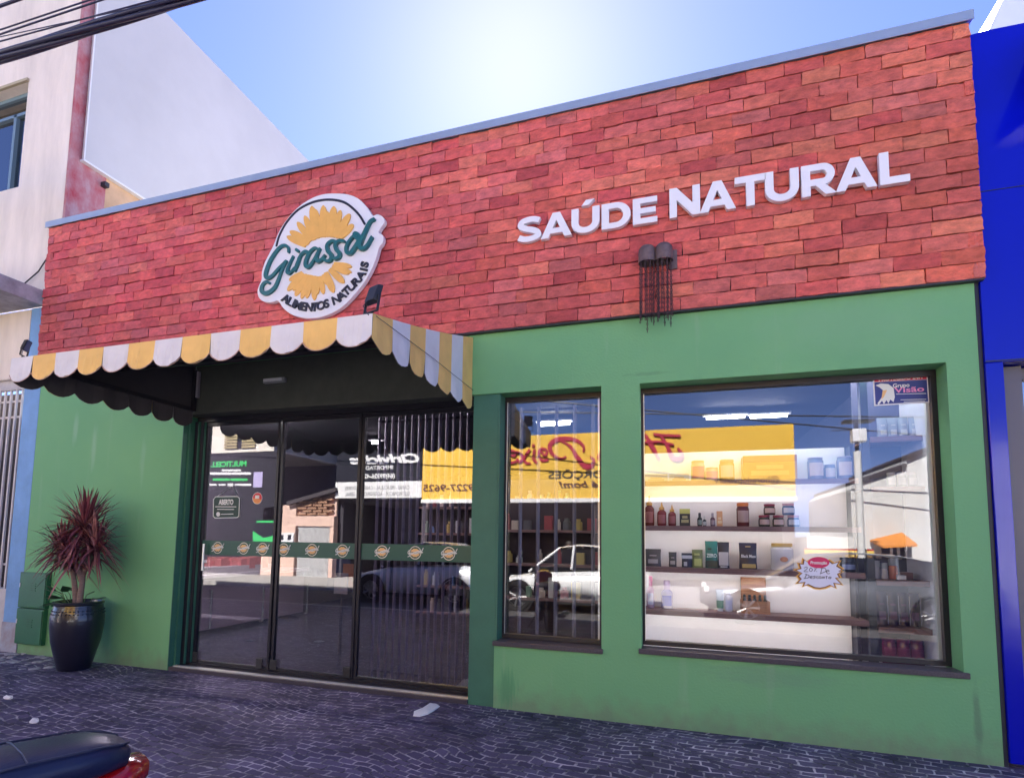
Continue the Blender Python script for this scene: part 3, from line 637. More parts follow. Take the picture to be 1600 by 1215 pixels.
floodlight(-4.79,-1.70,AZF+.012,'black floodlight standing on the left corner of the awning beside the blue strip', R(120), .074)

# WALL LAMPS with chains
def wall_lamp(cx, label):
    t = thing('wall_lamp', label, 'wall lamp', (cx,-.052,3.55), 'paired wall lamps with hanging chains')
    zt, zb = AY(1014,386,-.13).z, AY(1014,412,-.13).z; r = .068; yc = -.14
    b = MB(); prof = [(r,zb),(r,zt-.05),(r*.93,zt-.025),(r*.72,zt-.005),(r*.35,zt+.008),(.004,zt+.012)]
    b.lathe((cx,yc,0), prof, 24, cap=False); b.lathe((cx,yc,0), [(r*.95,zb+.001),(r*.95,zt-.05),(r*.6,zt-.02),(.004,zt)], 24, cap=False)
    obj('lamp_shade', b, M['rust'], t, smooth=50)
    b = MB(); b.tube([(cx,-.05,zt-.07),(cx,yc+.03,zt-.07)], .018); b.lathe((cx,-.056,zt-.07), [(.045,-.006),(.045,.006)], 16, axis='y'); obj('bracket', b, M['rust'], t)
    b = MB(); b.lathe((cx,yc,0), [(.02,zb+.03),(.035,zb+.06),(.02,zb+.1)], 12); obj('bulb', b, M['white'], t)
    ln = 9
    for k in range(ln):
        b = MB()
        g = 2*math.pi*k/ln + .3; x, y = cx+.056*math.cos(g), yc+.056*math.sin(g); z = zb+.012; L_ = random.uniform(.42,.52) if random.random() < .6 else random.uniform(.5,.66)
        n = int(L_/.02); dx = random.uniform(-.012,.012)
        for j in range(n):
            zz = z-j*.02; xx = x+dx*j/n; a = (j % 2)*math.pi/2
            pts = [(xx+.0055*math.cos(w)*math.cos(a), y+.0055*math.cos(w)*math.sin(a), zz-.008+.011*math.sin(w)) for w in [2*math.pi*q/6 for q in range(7)]]
            b.tube(pts, .0030, 4, cap=False)
        obj('chain', b, M['chain'], t)
wall_lamp(AY(1011,400,-.14).x, 'brown cylinder wall lamp trailing chains, nearer to the letter S')
wall_lamp(AY(1037,400,-.14).x, 'brown cylinder wall lamp trailing chains, under the letter N of NATURAL')
mb = MB(); p = AY(1052,410,-.06); mb.box((p.x-.035,-.075,p.z-.06),(p.x+.03,-.056,p.z+.10)); tag(obj('junction_box', mb, M['rust'], bevel=.006), 'small grey brown junction plate on the brick beside the chain lamps', 'junction box')

# window stickers
st = thing('security_sticker', 'blue and red security notice with a white eagle in the window corner', 'sticker', (AY(1408,608,GY-.004).x,GY-.006,AY(1408,633,GY-.004).z))
YS = GY-.0045
def Q(px, py, y=YS): p = AY(px, py, y); return (p.x, p.z)
mb = MB(); mb.prism([Q(1364,587),Q(1449,583),Q(1452,629),Q(1366,634)], YS-.001, YS+.0012); obj('backing', mb, M['white'], st)
mb = MB(); mb.prism([Q(1366,597),Q(1448,593),Q(1450,627),Q(1368,632)], YS-.0018, YS-.0011); obj('blue_field', mb, mat('navy_print', (.015,.03,.22), .4), st)
mb = MB(); mb.prism([Q(1366,588.5),Q(1447.5,584.5),Q(1448,592.5),Q(1366,596.6)], YS-.0018, YS-.0011); obj('red_strip', mb, mat('red_print', (.55,.01,.06), .4), st)
mb = MB(); y3 = YS-.0022
put_text(mb, 'PROTEGIDO 24H', Q(1373,595)[0], Q(1441,590)[0], Q(1400,594)[1], Q(1400,588.6)[1], y3, bold=.03)
obj('white_lettering', mb, lw, st); mb = MB()
put_text(mb, 'Grupo', Q(1395,604)[0], Q(1421,603)[0], Q(1408,605)[1], Q(1408,598.5)[1], y3, bold=.02)
for (a, b, yy) in ((1400,1447,616),(1407,1447,625),(1412,1445,628)): 
    u, v = Q(a,yy), Q(b,yy-1); mb.prism([(u[0],u[1]),(v[0],v[1]),(v[0],v[1]+.004),(u[0],u[1]+.004)], y3, y3+.0003)
obj('white_lettering', mb, lw, st)
mb = MB(); put_text(mb, 'Visão', Q(1397,612)[0], Q(1444,610)[0], Q(1420,612.5)[1], Q(1420,604)[1], y3, bold=.02); obj('pink_lettering', mb, mat('pink_print', (.75,.25,.5), .4), st)
mb = MB(); mb.prism([Q(*p) for p in [(1368,602),(1376,599),(1388,600),(1396,606),(1398,620),(1396,628),(1391,624),(1388,630),(1385,625),(1381,631),(1378,626),(1373,632),(1371,630),(1378,620),(1380,610),(1374,605)]], y3, y3+.0003); obj('eagle', mb, lw, st)
mb = MB(); mb.prism([Q(*p) for p in [(1379,610),(1386,609),(1381,620),(1377,624)]], y3-.0004, y3-.0001); obj('beak', mb, cream, st)

# starburst
sb = thing('promotion_sign', 'white starburst card with yellow rim offering a handwritten discount, stuck on the window', 'sign', (AY(1282,895,.185).x,.18,AY(1282,922,.185).z))
def Q2(x, y, yy=.188): p = AY(1200+x/6.6667, 780+y/6.6667, yy); return (p.x, p.z)
star = [(355,605),(400,640),(445,615),(520,660),(600,640),(640,618),(690,655),(765,630),(735,680),(797,720),(760,742),(797,745),(745,775),(770,815),(720,820),(790,895),(700,880),(718,932),(660,905),(600,930),(540,940),(480,933),(400,895),(350,915),(368,870),(280,880),(322,835),(290,800),(330,765),(258,728),(320,712),(300,655),(345,660)]
mb = MB(); mb.prism([Q2(*p) for p in star], .186, .189); obj('rim', mb, mat('yellow_rim_print', (.75,.42,.08), .5), sb)
cx_, cy_ = 530, 775
mb = MB(); mb.prism([Q2(cx_+(x-cx_)*.93, cy_+(y-cy_)*.92) for x, y in star], .184, .1857); obj('dark_rim', mb, mat('brown_rim_print', (.18,.06,.02), .5), sb)
mb = MB(); mb.prism([Q2(cx_+(x-cx_)*.86, cy_+(y-cy_)*.85) for x, y in star], .182, .1837); obj('card', mb, mat('card_white', (.74,.77,.90), .5), sb)
mb = MB(); mb.prism([Q2(525+112*math.cos(g), 655+58*math.sin(g)) for g in [2*math.pi*k/30 for k in range(30)]], .179, .1817); obj('red_oval', mb, mat('magenta_print', (.65,.02,.12), .5), sb)
mb = MB(); put_text(mb, 'Promoção', Q2(437,660)[0], Q2(612,660)[0], Q2(520,672)[1], Q2(520,640)[1], .1783, bold=.03, shear=.2); obj('white_lettering', mb, lw, sb)
mb = MB(); yy = .1812
for pl in ([(375,712),(400,700),(405,720),(372,748),(415,750)],[(440,712),(428,735),(445,748),(462,728),(445,712)],[(480,745),(505,708)],[(482,715),(484,718)],[(503,745),(505,748)],[(560,712),(545,772)],[(545,712),(590,715),(600,745),(540,772)],[(605,752),(635,745),(620,732),(605,752),(620,772),(640,768)],
           [(400,778),(380,820)],[(385,775),(425,790),(415,815),(372,822)],[(435,812),(460,805),(448,795),(435,812),(455,822)],[(490,795),(470,800),(488,812),(468,822)],[(515,797),(498,808),(515,822)],[(535,800),(525,815),(545,820),(550,803),(535,800)],[(562,820),(570,800),(580,820),(588,802)],[(600,800),(615,798)],[(607,800),(606,822)],[(640,803),(628,815),(645,823),(655,808),(640,803)]):
    stroke(mb, [Q2(*p) for p in pl], .0042, yy, .182, n=3, slope=.0002); yy -= .0001
obj('handwriting', mb, M['ink'], sb)

# open sign hanging inside the door
os_ = thing('open_sign', 'dark green hanging sign reading ABERTO on the left door glass', 'sign', (AY(348,790,.17).x,.17,AY(348,808,.17).z))
def Q3(x, y, yy=.182): p = AY(300+x/6.75, 660+y/6.75, yy); return (p.x+.05, p.z)
pl = [(205,790),(215,782),(440,778),(462,800),(455,985),(435,1000),(205,1005),(186,985),(190,810)]
mb = MB(); mb.prism([Q3(*p) for p in pl], .182, .188); obj('board', mb, mat('open_sign_green', (.01,.045,.035), .5), os_)
mb = MB(); yy = .1805
for a, b in zip(pl, pl[1:]+pl[:1]): 
    A, B = Vector(Q3(*a)), Vector(Q3(*b)); d = (B-A).normalized()*.004; n = Vector((-d.y,d.x)); mb.prism([tuple(A-d+n),tuple(B+d+n),tuple(B+d-n),tuple(A-d-n)], yy, .1815); yy -= .00012
put_text(mb, 'ABERTO', Q3(244,840)[0], Q3(398,840)[0], Q3(320,866)[1], Q3(320,808)[1], .1795, bold=.05)
for xa, xb, yy_ in ((210,262,886),(268,330,887),(336,425,887),(230,300,913),(306,402,914)):
    stroke(mb, [Q3(xa,yy_),Q3((xa+xb)/2,yy_),Q3(xb,yy_)], .008, .1795, .181, n=1)
stroke(mb, [Q3(270,965),Q3(320,964),Q3(395,962)], .008, .1795, .181, n=2); mb.prism([Q3(238+20*math.cos(g),965+24*math.sin(g)) for g in [2*math.pi*k/16 for k in range(16)]], .1795, .181)
obj('lettering', mb, lw, os_)
mb = MB(); k = AY(350,758,.125); mb.tube([(Q3(215,785)[0],.185,Q3(215,785)[1]),(k.x+.05,.185,k.z),(Q3(440,780)[0],.185,Q3(440,780)[1])], .002, 5); obj('cord', mb, M['alu'], os_)
ss = thing('round_sticker', 'round red and orange payment sticker on the left door glass', 'sticker', (AY(402,778,.186).x,.186,AY(402,789,.186).z))
def disc(mb, px, py, r, y0, y1, kx=1): 
    c = AY(px,py,y0); mb.prism([(c.x+r*kx*math.cos(g), c.z+r*math.sin(g)) for g in [2*math.pi*q/28 for q in range(28)]], y0, y1)
mb = MB(); disc(mb,402,778,.062,.188,.1905); obj('rim', mb, M['white'], ss)
mb = MB(); disc(mb,402,778,.057,.186,.1878); obj('face', mb, mat('orange_print', (.8,.30,.08), .5), ss)
c = AY(402,778,.186); mb = MB(); mb.prism([(c.x+.057*math.cos(g), c.z+.057*math.sin(g)) for g in [math.pi*q/14-.25 for q in range(16)]], .1845, .1857); obj('red_half', mb, mat('red_print2', (.62,.03,.05), .5), ss)
mb = MB(); mb.box((c.x-.026,.1835,c.z-.004),(c.x+.026,.1843,c.z+.03)); obj('white_block', mb, lw, ss)

# =====================================================================
# INSIDE THE SHOP
# =====================================================================
inm = mat('interior_plum_paint', (.085,.07,.09), .8, var=.1)
mb = MB(); mb.box((-7.1,.30,-.1),(1.87,8.84,.03)); obj('interior_floor', mb, mat('dark_floor_tiles', (.06,.06,.085), .25, var=.15), shop)
mb = MB(); mb.box((-7.1,.265,3.0),(1.87,8.84,3.05)); obj('interior_ceiling', mb, mat('interior_ceiling_paint', (.09,.09,.11), .8), shop)
mb = MB(); mb.box((-7.1,8.7,.04),(1.87,8.8,2.99)); mb.box((-7.1,.30,.04),(-7.05,8.7,2.99)); mb.box((1.80,.9,.04),(1.87,8.7,2.99)); obj('interior_wall', mb, inm, shop)
tm = M['lamp']
def tube_light(c0, c1, label, es=None):
    t = thing('ceiling_tube_light', label, 'ceiling light', (c0+c1)/2+Vector((0,0,.04)), 'tube lights on the shop ceiling')
    mb = MB(); mb.tube([c0, c1], .022 if es is None else es, 10); obj('tube', mb, tm, t)
    mb = MB(); mb.box((min(c0.x,c1.x)-.04,min(c0.y,c1.y)-.05,c0.z+.026),(max(c0.x,c1.x)+.04,max(c0.y,c1.y)+.05,c0.z+.04)); obj('fitting', mb, M['white'], t)
a, b = AZ(1104,653,2.9), AZ(1163,652,2.9); a.y = b.y = (a.y+b.y)/2
tube_light(a, b, 'lit ceiling tube behind the wide window, the one nearer the narrow window', .012)
a, b = AZ(1173,651,2.9), AZ(1229,650,2.9); a.y = b.y = 2.63
tube_light(a, b, 'lit ceiling tube behind the wide window, the one nearer the blue sticker', .012)
for px, py, dx, l in ((588,691,.07,'tiny lit ceiling tube seen over the folding grille of the right door'),(866,662,.2,'lit ceiling tube behind the narrow window')):
    q = AZ(px,py,2.9); tube_light(q-Vector((dx,0,0)), q+Vector((dx,0,0)), l)
# two unseen tubes added above the window shelves to brighten the display
tm = mat('added_display_tube', (1,1,1), .5, emit=(1,.97,.95), es=5)
tube_light(Vector((-.15,.33,2.86)), Vector((1.7,.33,2.86)), 'added long display tube, unseen above the top of the wide window')
tube_light(Vector((-.15,.62,2.9)), Vector((1.7,.62,2.9)), 'second added display tube, unseen above the shelves of the wide window')
tm = M['lamp']

tm = mat('added_room_tube', (1,1,1), .5, emit=(1,.95,.95), es=45)  # unseen tubes added to brighten the room and counter behind the doors
tm.node_tree.nodes['Principled BSDF'].inputs['Emission Strength'].default_value = 13
tm2 = tm; tm = mat('added_counter_tube', (1,1,1), .5, emit=(1,.95,.95), es=75)
tube_light(Vector((-6.3,1.25,2.95)), Vector((-4.9,1.25,2.95)), 'added room tube, unseen behind the head of the left glass door')
tm = tm2
tube_light(Vector((-4.2,.85,2.93)), Vector((-2.4,.85,2.93)), 'added room tube, unseen behind the head of the right glass doors')
tm = M['lamp']
# display shelves
wood = mat('walnut_board', (.24,.13,.13), .5, var=.35, vscale=9, stretch=(.4,4,4), bump=.08)
strip = mat('added_shelf_strip', (1,1,1), .5, emit=(1,.97,.93), es=4.6)  # glowing strips added under the shelves to light the display, tucked out of view
panel = mat('white_melamine', (.85,.84,.83), .45, var=.04)
ds = thing('display_shelves', 'white backed display with long walnut shelves behind the wide window', 'shelves', (.55,.6,.03))
PX0, PX1 = -.30, 1.345
mb = MB(); mb.box((PX0,.72,.4),(PX1,.74,2.21)); mb.box((PX0-.02,.27,.03),(PX0,.74,2.21)); obj('back_panel', mb, panel, ds)
mb = MB(); mb.box((PX0,.262,.03),(PX1,.72,.47)); obj('plinth', mb, panel, ds)
SA, SBh, SCh, SDh = 1.925, 1.54, 1.185, .825
for z, x1 in ((SA,PX1+.02),(SBh,1.37),(SCh,1.385),(SDh,1.395)):
    mb = MB(); mb.box((PX0+.001,.45,z-.042),(x1,.466,z)); mb.box((PX0+.001,.4661,z-.016),(x1,.719,z-.0003)); sh = obj('shelf', mb, wood, ds)
    mb = MB(); mb.tube([(PX0+.02,.478,z-.024),(x1-.02,.478,z-.024)], .0055, 8); obj('added_light_strip', mb, strip, sh)
mb = MB(); mb.box((1.40,.46,.4),(1.452,.52,2.98)); mb.box((1.352,.60,.4),(1.37,.74,2.2)); obj('post', mb, mat('dark_post', (.02,.02,.035), .4), ds)
cs = thing('corner_shelves', 'short walnut corner shelves beside the post at the right end of the wide window', 'shelves', (1.65,.6,.03))
mb = MB(); mb.box((1.80,.262,.03),(1.87,.899,2.99)); obj('side_wall', mb, mat('pale_plaster', (.55,.55,.60), .8, var=.06), cs)
mb = MB(); mb.box((1.455,.88,.4),(1.799,.90,2.98)); obj('back_panel', mb, mat('dark_panel', (.05,.045,.09), .5), cs)
mb = MB(); mb.box((1.455,.262,.03),(1.799,.88,.47)); obj('plinth', mb, panel, cs)
CR = [2.245, 1.855, 1.14, .785]
for z in CR:
    mb = MB(); mb.box((1.4555,.45,z-.042),(1.799,.466,z)); mb.box((1.4555,.4661,z-.016),(1.799,.879,z-.0003)); sh = obj('shelf', mb, wood, cs)

# products
pm = {}
def pmat(col, rough=.4):
    k = tuple(col)+(rough,)
    if k not in pm: pm[k] = mat('packaging', col, rough)
    return pm[k]
def prect(x0, y0, x1, y1, y, base):
    a, b = AY(x0, y1, y), AY(x1, y0, y); w = b.x-a.x; h = b.z-AY(x1,y1,y).z
    return (a.x+b.x)/2, w, h, base
def label_block(mb, cx, y, z0, z1, w): mb.box((cx-w/2,y-.0015,z0),(cx+w/2,y-.0004,z1))
def item_box(name, lab, rc, col, lc=None, lid=None, d=.09, group=None, y=.6, cat='box', tx=None):
    cx, w, h, z = rc; t = thing(name, lab, cat, (cx,y,z), group)
    mb = MB(); mb.box((cx-w/2,y-d/2,z+.001),(cx+w/2,y+d/2,z+h*(.72 if lid else 1))); obj('carton', mb, pmat(col), t, bevel=.002)
    if lid: mb = MB(); mb.box((cx-w/2,y-d/2,z+h*.725),(cx+w/2,y+d/2,z+h)); obj('top_flap', mb, pmat(lid), t, bevel=.002)
    if lc: mb = MB(); label_block(mb, cx, y-d/2, z+h*.2, z+h*.38, w*.7); label_block(mb, cx, y-d/2, z+h*.45, z+h*.6, w*.5); obj('label', mb, pmat(lc), t)
    return t
def item_bag(name, lab, rc, col, lc, tx=None, d=.07, y=.6, group=None, parts=()):
    cx, w, h, z = rc; t = thing(name, lab, 'bag', (cx,y,z), group); mb = MB(); nx, nz = 4, 7; vs = []; fs = []
    for side in (-1, 1):
        b = len(vs)
        for j in range(nz+1):
            v = j/nz; dd = d/2*(1-v)**.6*(.9 if v > 0 else 1)+.003
            for i in range(nx+1):
                u = i/nx; bul = (1-abs(2*u-1)**2)*.6+.4; ww = w*(1-.06*math.sin(math.pi*v))
                vs.append((cx-ww/2+ww*u+random.uniform(-.001,.001), y+side*dd*bul+random.uniform(-.0015,.0015), z+.001+h*v))
        fs += [(b+j*(nx+1)+i, b+j*(nx+1)+i+1, b+(j+1)*(nx+1)+i+1, b+(j+1)*(nx+1)+i) for j in range(nz) for i in range(nx)]
    m = (nx+1)*(nz+1)
    for j in range(nz):
        for i in (0, nx): a = j*(nx+1)+i; fs.append((a, a+nx+1, a+nx+1+m, a+m))
    for i in range(nx): fs.append((i, i+1, i+1+m, i+m))
    mb.add(vs, fs); obj('pouch', mb, pmat(col, .3), t, smooth=35)
    mb = MB(); yy = y-d/2-.004
    def patch(a0, a1, c0, c1): 
        f = lambda v: y-(d/2*(1-v)**.6+.003)-.002
        mb.add([(cx+w*a0,f(c0),z+h*c0),(cx+w*a1,f(c0),z+h*c0),(cx+w*a1,f(c1),z+h*c1),(cx+w*a0,f(c1),z+h*c1)], [(0,1,2,3)])
    for q in (parts or ((-.3,.3,.18,.42),(-.22,.22,.6,.66))): patch(*q)
    obj('label', mb, pmat(lc), t)
    if tx:
        mb = MB(); put_text(mb, tx[0], cx-w*.4, cx+w*.4, z+h*tx[2], z+h*tx[3], y-d/2-.006, bold=.03); obj('lettering', mb, pmat(tx[1]), t)
    return t
def item_jar(name, lab, rc, col, lid, lc=None, group=None, y=.6, lidh=.16, cat='jar', rough=.15, neck=.88, contents=None):
    cx, w, h, z = rc; r = w/2; t = thing(name, lab, cat, (cx,y,z), group); zb = z+.001; zl = zb+h*(1-lidh)
    mb = MB(); mb.lathe((cx,y,0), [(r*.9,zb),(r,zb+.01),(r,zl-.02),(r*neck,zl-.004),(r*neck,zl)], 24); obj('body', mb, pmat(col, rough), t, smooth=40)
    mb = MB(); mb.lathe((cx,y,0), [(r*.93,zl+.0005),(r*.95,zb+h-.003),(r*.9,zb+h)], 24); obj('lid', mb, pmat(lid), t, smooth=40)
    if lc:
        mb = MB(); n = 10; vs = []
        for zz in (zb+h*.18, zb+h*(.94-lidh-.12)):
            for k in range(n+1): g = R(215)+R(110)*k/n; vs.append((cx+(r+.0012)*math.cos(g), y+(r+.0012)*math.sin(g), zz))
        mb.add(vs, [(k,k+1,n+2+k,n+1+k) for k in range(n)]); obj('label', mb, pmat(lc), t, smooth=40)
    return t
def item_bottle(name, lab, rc, col, cap, lc=None, nozzle=False, group=None, y=.6, sh=.62):
    cx, w, h, z = rc; r = w/2; t = thing(name, lab, 'bottle', (cx,y,z), group); zb = z+.001
    mb = MB(); mb.lathe((cx,y,0), [(r*.85,zb),(r,zb+.008),(r,zb+h*sh*.9),(r*.8,zb+h*sh),(r*.45,zb+h*(sh+.06))], 20); obj('body', mb, pmat(col, .2), t, smooth=40)
    mb = MB(); z1 = zb+h*(sh+.061)
    mb.lathe((cx,y,0), ([(r*.62,z1),(r*.6,z1+h*.08),(r*.3,z1+h*.14),(r*.08,zb+h)] if nozzle else [(r*.55,z1),(r*.55,zb+h*.97),(r*.45,zb+h)]), 16); obj('cap', mb, pmat(cap), t, smooth=40)
    if lc:
        mb = MB(); n = 8; vs = []
        for zz in (zb+h*.1, zb+h*sh*.75):
            for k in range(n+1): g = R(220)+R(100)*k/n; vs.append((cx+(r+.001)*math.cos(g), y+(r+.001)*math.sin(g), zz))
        mb.add(vs, [(k,k+1,n+2+k,n+1+k) for k in range(n)]); obj('label', mb, pmat(lc), t, smooth=40)
    return t
Y6 = .6
rc = lambda x0,y0,x1,y1,z: prect(x0,y0,x1,y1,Y6,z)
G = 'goods on the window shelves'
# top shelf
item_box('snack_tray','clear pack of pale snacks at the left end of the top shelf',rc(1008,739,1043,752,SA),(.70,.62,.42),(.6,.42,.2),group=G)
item_box('snack_tray','second clear pack of pale snacks, next to the striped tall jar on the top shelf',rc(1046,739,1076,752,SA),(.66,.64,.50),(.55,.38,.18),group=G)
item_jar('storage_jar','tall jar with a pink red label, left of the short one on the top shelf',rc(1080,718,1101,751,SA),(.55,.42,.28),(.55,.40,.18),(.6,.12,.2),group=G,lidh=.1)
item_jar('storage_jar','short jar with a pink label between two taller jars on the top shelf',rc(1102,729,1122,751,SA),(.6,.52,.40),(.55,.45,.25),(.65,.2,.35),group=G,lidh=.1)
item_jar('storage_jar','tall jar with a pale oval label beside the wide display box on the top shelf',rc(1124,717,1147,751,SA),(.50,.33,.12),(.5,.4,.2),(.62,.52,.36),group=G,lidh=.1)
item_box('display_box','wide orange brown display box printed with fruit on the top shelf',rc(1160,712,1242,751,SA),(.52,.28,.07),(.62,.4,.12),lid=(.45,.20,.08),d=.16,group=G)
item_jar('storage_jar','tall clear jar with white oval label just right of the wide display box',rc(1262,713,1286,748,SA),(.24,.27,.36),(.3,.3,.4),(.66,.56,.52),group=G,lidh=.06)
item_jar('storage_jar','small clear jar between the two tall ones beneath the sticker side of the top shelf',rc(1288,723,1305,747,SA),(.30,.38,.52),(.3,.35,.5),(.62,.60,.62),group=G,lidh=.06)
item_jar('storage_jar','tallest clear jar at the post end of the top shelf',rc(1308,711,1331,747,SA),(.24,.27,.36),(.3,.3,.4),(.68,.58,.56),group=G,lidh=.06)
# shelf B
item_bottle('sauce_bottle','largest brown sauce bottle with gold nozzle at the left window edge',rc(1007,771,1022,818,SBh),(.17,.03,.02),(.55,.30,.06),(.35,.10,.08),True,G)
item_bottle('sauce_bottle','middle brown sauce bottle with gold nozzle',rc(1027,781,1041,818,SBh),(.22,.03,.03),(.55,.30,.06),(.35,.10,.10),True,G)
item_bottle('sauce_bottle','smallest brown sauce bottle with gold nozzle, beside the black and yellow carton',rc(1044,785,1056,818,SBh),(.20,.03,.03),(.55,.30,.06),(.32,.09,.09),True,G)
item_box('carton','black carton with pale yellow top next to the sauce bottles',rc(1062,791,1078,818,SBh),(.015,.018,.03),(.4,.38,.2),lid=(.50,.50,.14),d=.05,group=G)
item_bottle('dropper_bottle','taller dark dropper bottle with black top',rc(1089.5,797,1097,818,SBh),(.02,.03,.03),(.01,.01,.012),(.22,.3,.26),group=G)
item_bottle('dropper_bottle','tiny dark bottle with a white label touching the taller dropper',rc(1098,802,1103.5,818,SBh),(.03,.04,.04),(.6,.6,.6),(.5,.55,.55),group=G)
item_bottle('dropper_bottle','slim bottle with grey twin tip left of the peach carton',rc(1110,797,1117,818,SBh),(.10,.06,.09),(.35,.32,.36),(.3,.25,.3),group=G)
item_box('carton','slim peach orange carton standing alone',rc(1120,794,1128.5,818,SBh),(.66,.36,.18),(.8,.62,.4),d=.03,group=G)
item_jar('supplement_jar','dark supplement jar with orange lid in the middle of its shelf',rc(1151,781,1170,818,SBh),(.13,.03,.03),(.60,.16,.03),(.40,.28,.26),group=G,lidh=.15)
item_jar('preserve_jar','small dark jar with red lid, left one of the bottom pair under the stacked jar',rc(1185,800,1203,818,SBh),(.04,.05,.035),(.22,.015,.05),(.5,.36,.34),group=G,lidh=.2)
item_jar('preserve_jar','small dark jar with red lid, right one of the bottom pair under the stacked jar',rc(1207,800,1225,818,SBh),(.04,.05,.035),(.22,.015,.05),(.5,.38,.36),group=G,lidh=.2)
_, w, h, z = rc(1193,782,1211,799,SBh); item_jar('preserve_jar','dark jar with red lid stacked on top of two others',(rc(1193,782,1211,799,SBh)[0],w,h,SBh+.098),(.05,.04,.03),(.25,.015,.05),(.6,.42,.35),group=G,lidh=.2)
item_jar('preserve_jar','blue tinted small jar beneath its stacked twin',rc(1230,800,1249,818,SBh),(.05,.12,.26),(.5,.3,.4),(.5,.58,.7),group=G,lidh=.2)
_, w, h, z = rc(1220,782,1239,800,SBh); item_jar('preserve_jar','blue tinted jar stacked above another at the end of the row',(rc(1222,782,1241,800,SBh)[0],w,h,SBh+.098),(.06,.16,.34),(.5,.3,.4),(.5,.58,.72),group=G,lidh=.2)
# shelf C
item_bag('coffee_bag','wide dark grey bag at the left end under the sauce bottles',rc(1008,857,1033,884,SCh),(.07,.065,.06),(.32,.30,.30),group=G)
item_bag('coffee_bag','narrow dark grey bag standing alone',rc(1045,861,1057,884,SCh),(.06,.06,.055),(.36,.34,.32),group=G)
item_bag('snack_bag','black bag with white top band beside the green one',rc(1065,863,1082,885,SCh),(.02,.024,.04),(.42,.45,.5),group=G,parts=((-.45,.45,.62,.85),(-.3,.0,.1,.4)))
item_bag('snack_bag','olive green bag with pale front',rc(1081.5,857,1098,885,SCh),(.14,.17,.06),(.40,.45,.16),group=G,parts=((-.3,.35,.1,.5),(-.3,.2,.68,.8)))
item_bag('protein_bag','teal standing pouch marked ZERO',rc(1102,844,1121,886,SCh),(.01,.14,.12),(.01,.03,.03),tx=('ZERO',(.7,.8,.78),.40,.54),group=G,parts=((-.46,.46,.04,.28),(-.3,.0,.68,.74)))
item_bag('protein_bag','tall black and silver pouch touching the teal one',rc(1121.5,845,1139,886,SCh),(.02,.02,.03),(.40,.40,.42),group=G,parts=((-.42,.40,.12,.62),(-.3,.3,.04,.09)))
t = item_bag('protein_bag','large black pouch lettered in white with a gold foot, set apart from the others',rc(1155,846,1182,887,SCh),(.012,.012,.035),(.45,.34,.12),tx=('Black Mass',(.7,.7,.75),.44,.56),group=G,parts=((-.35,.4,.05,.2),(-.15,.15,.84,.88)))
cx_, w, h, z = rc(1205,846,1239,888,SCh)
t = item_jar('coconut_jar','big white jar with gold lid and a fruit picture',(cx_,w,h,z),(.62,.64,.70),(.55,.38,.12),None,group=G,lidh=.13,neck=.8)
mb = MB(); mb.prism([(cx_+.03*math.cos(g),z+.09+.022*math.sin(g)) for g in [2*math.pi*k/14 for k in range(14)]], .6-w/2-.003, .6-w/2-.0015); obj('picture', mb, pmat((.5,.2,.1)), t)
item_jar('black_bowl','black covered bowl on the shelf right of the starburst card',rc(1312,868,1336,891,SCh),(.01,.012,.03),(.015,.02,.05),(.2,.24,.4),group=G,lidh=.3,cat='bowl')
# shelf D
item_bottle('shaker_bottle','slim pink and white bottle at the left end of the lowest long shelf',rc(1011,900,1022,949,SDh),(.60,.40,.48),(.62,.22,.34),(.66,.66,.74),group=G)
item_bottle('shaker_bottle','violet shaker bottle with a blue label on the lowest long shelf',rc(1033,905,1051,949,SDh),(.34,.32,.50),(.50,.42,.56),(.08,.10,.55),group=G)
cx_, w, h, z = rc(1119,921,1131,955,SDh); t = thing('cream_tube','upright white cream tube with green foot on the lowest long shelf','tube',(cx_,.6,z),G)
mb = MB(); mb.lathe((cx_,.6,0), [(w*.36,z+.001),(w*.36,z+.025)], 16); obj('cap', mb, pmat((.68,.72,.74)), t)
mb = MB(); mb.lathe((cx_,.6,0), [(w*.42,z+.026),(w*.46,z+h*.5)], 16); obj('lower_sleeve', mb, pmat((.12,.3,.18)), t); mb = MB(); mb.add([(cx_-w*.5,.6,z+h),(cx_+w*.5,.6,z+h)]+[(cx_+w*.46*math.cos(2*math.pi*k/12),.6+w*.46*math.sin(2*math.pi*k/12),z+h*.5+.001) for k in range(12)], [(1,2+k,2+(k+1)%12) for k in (0,1,2,9,10,11)]+[(0,2+k,2+(k+1)%12) for k in range(3,9)]+[(0,1,5),(0,1,11)]); obj('crimped_end', mb, pmat((.62,.70,.72)), t)
item_bottle('lotion_bottle','plain white lotion bottle beside the green footed tube',rc(1132,925,1144.5,956,SDh),(.62,.63,.72),(.66,.66,.72),(.5,.55,.75),group=G,sh=.78)
cx_, w, h, z = rc(1158,903,1200,958,SDh); wb = thing('wooden_box','open wooden tasting box with dark bottle tops, its lid raised','box',(cx_,.6,z),G)
lwood = mat('oiled_light_wood', (.42,.19,.09), .5, var=.3, vscale=14, stretch=(1,1,6), bump=.1)
mb = MB(); hb = h*.36; mb.box((cx_-w/2,.52,z+.001),(cx_+w/2,.53,z+hb)); mb.box((cx_-w/2,.65,z+.001),(cx_+w/2,.66,z+hb)); mb.box((cx_-w/2,.5301,z+.001),(cx_-w/2+.01,.6499,z+hb)); mb.box((cx_+w/2-.01,.5301,z+.001),(cx_+w/2,.6499,z+hb)); mb.box((cx_-w/2+.0101,.5301,z+.001),(cx_+w/2-.0101,.6499,z+.01)); obj('tray', mb, lwood, wb)
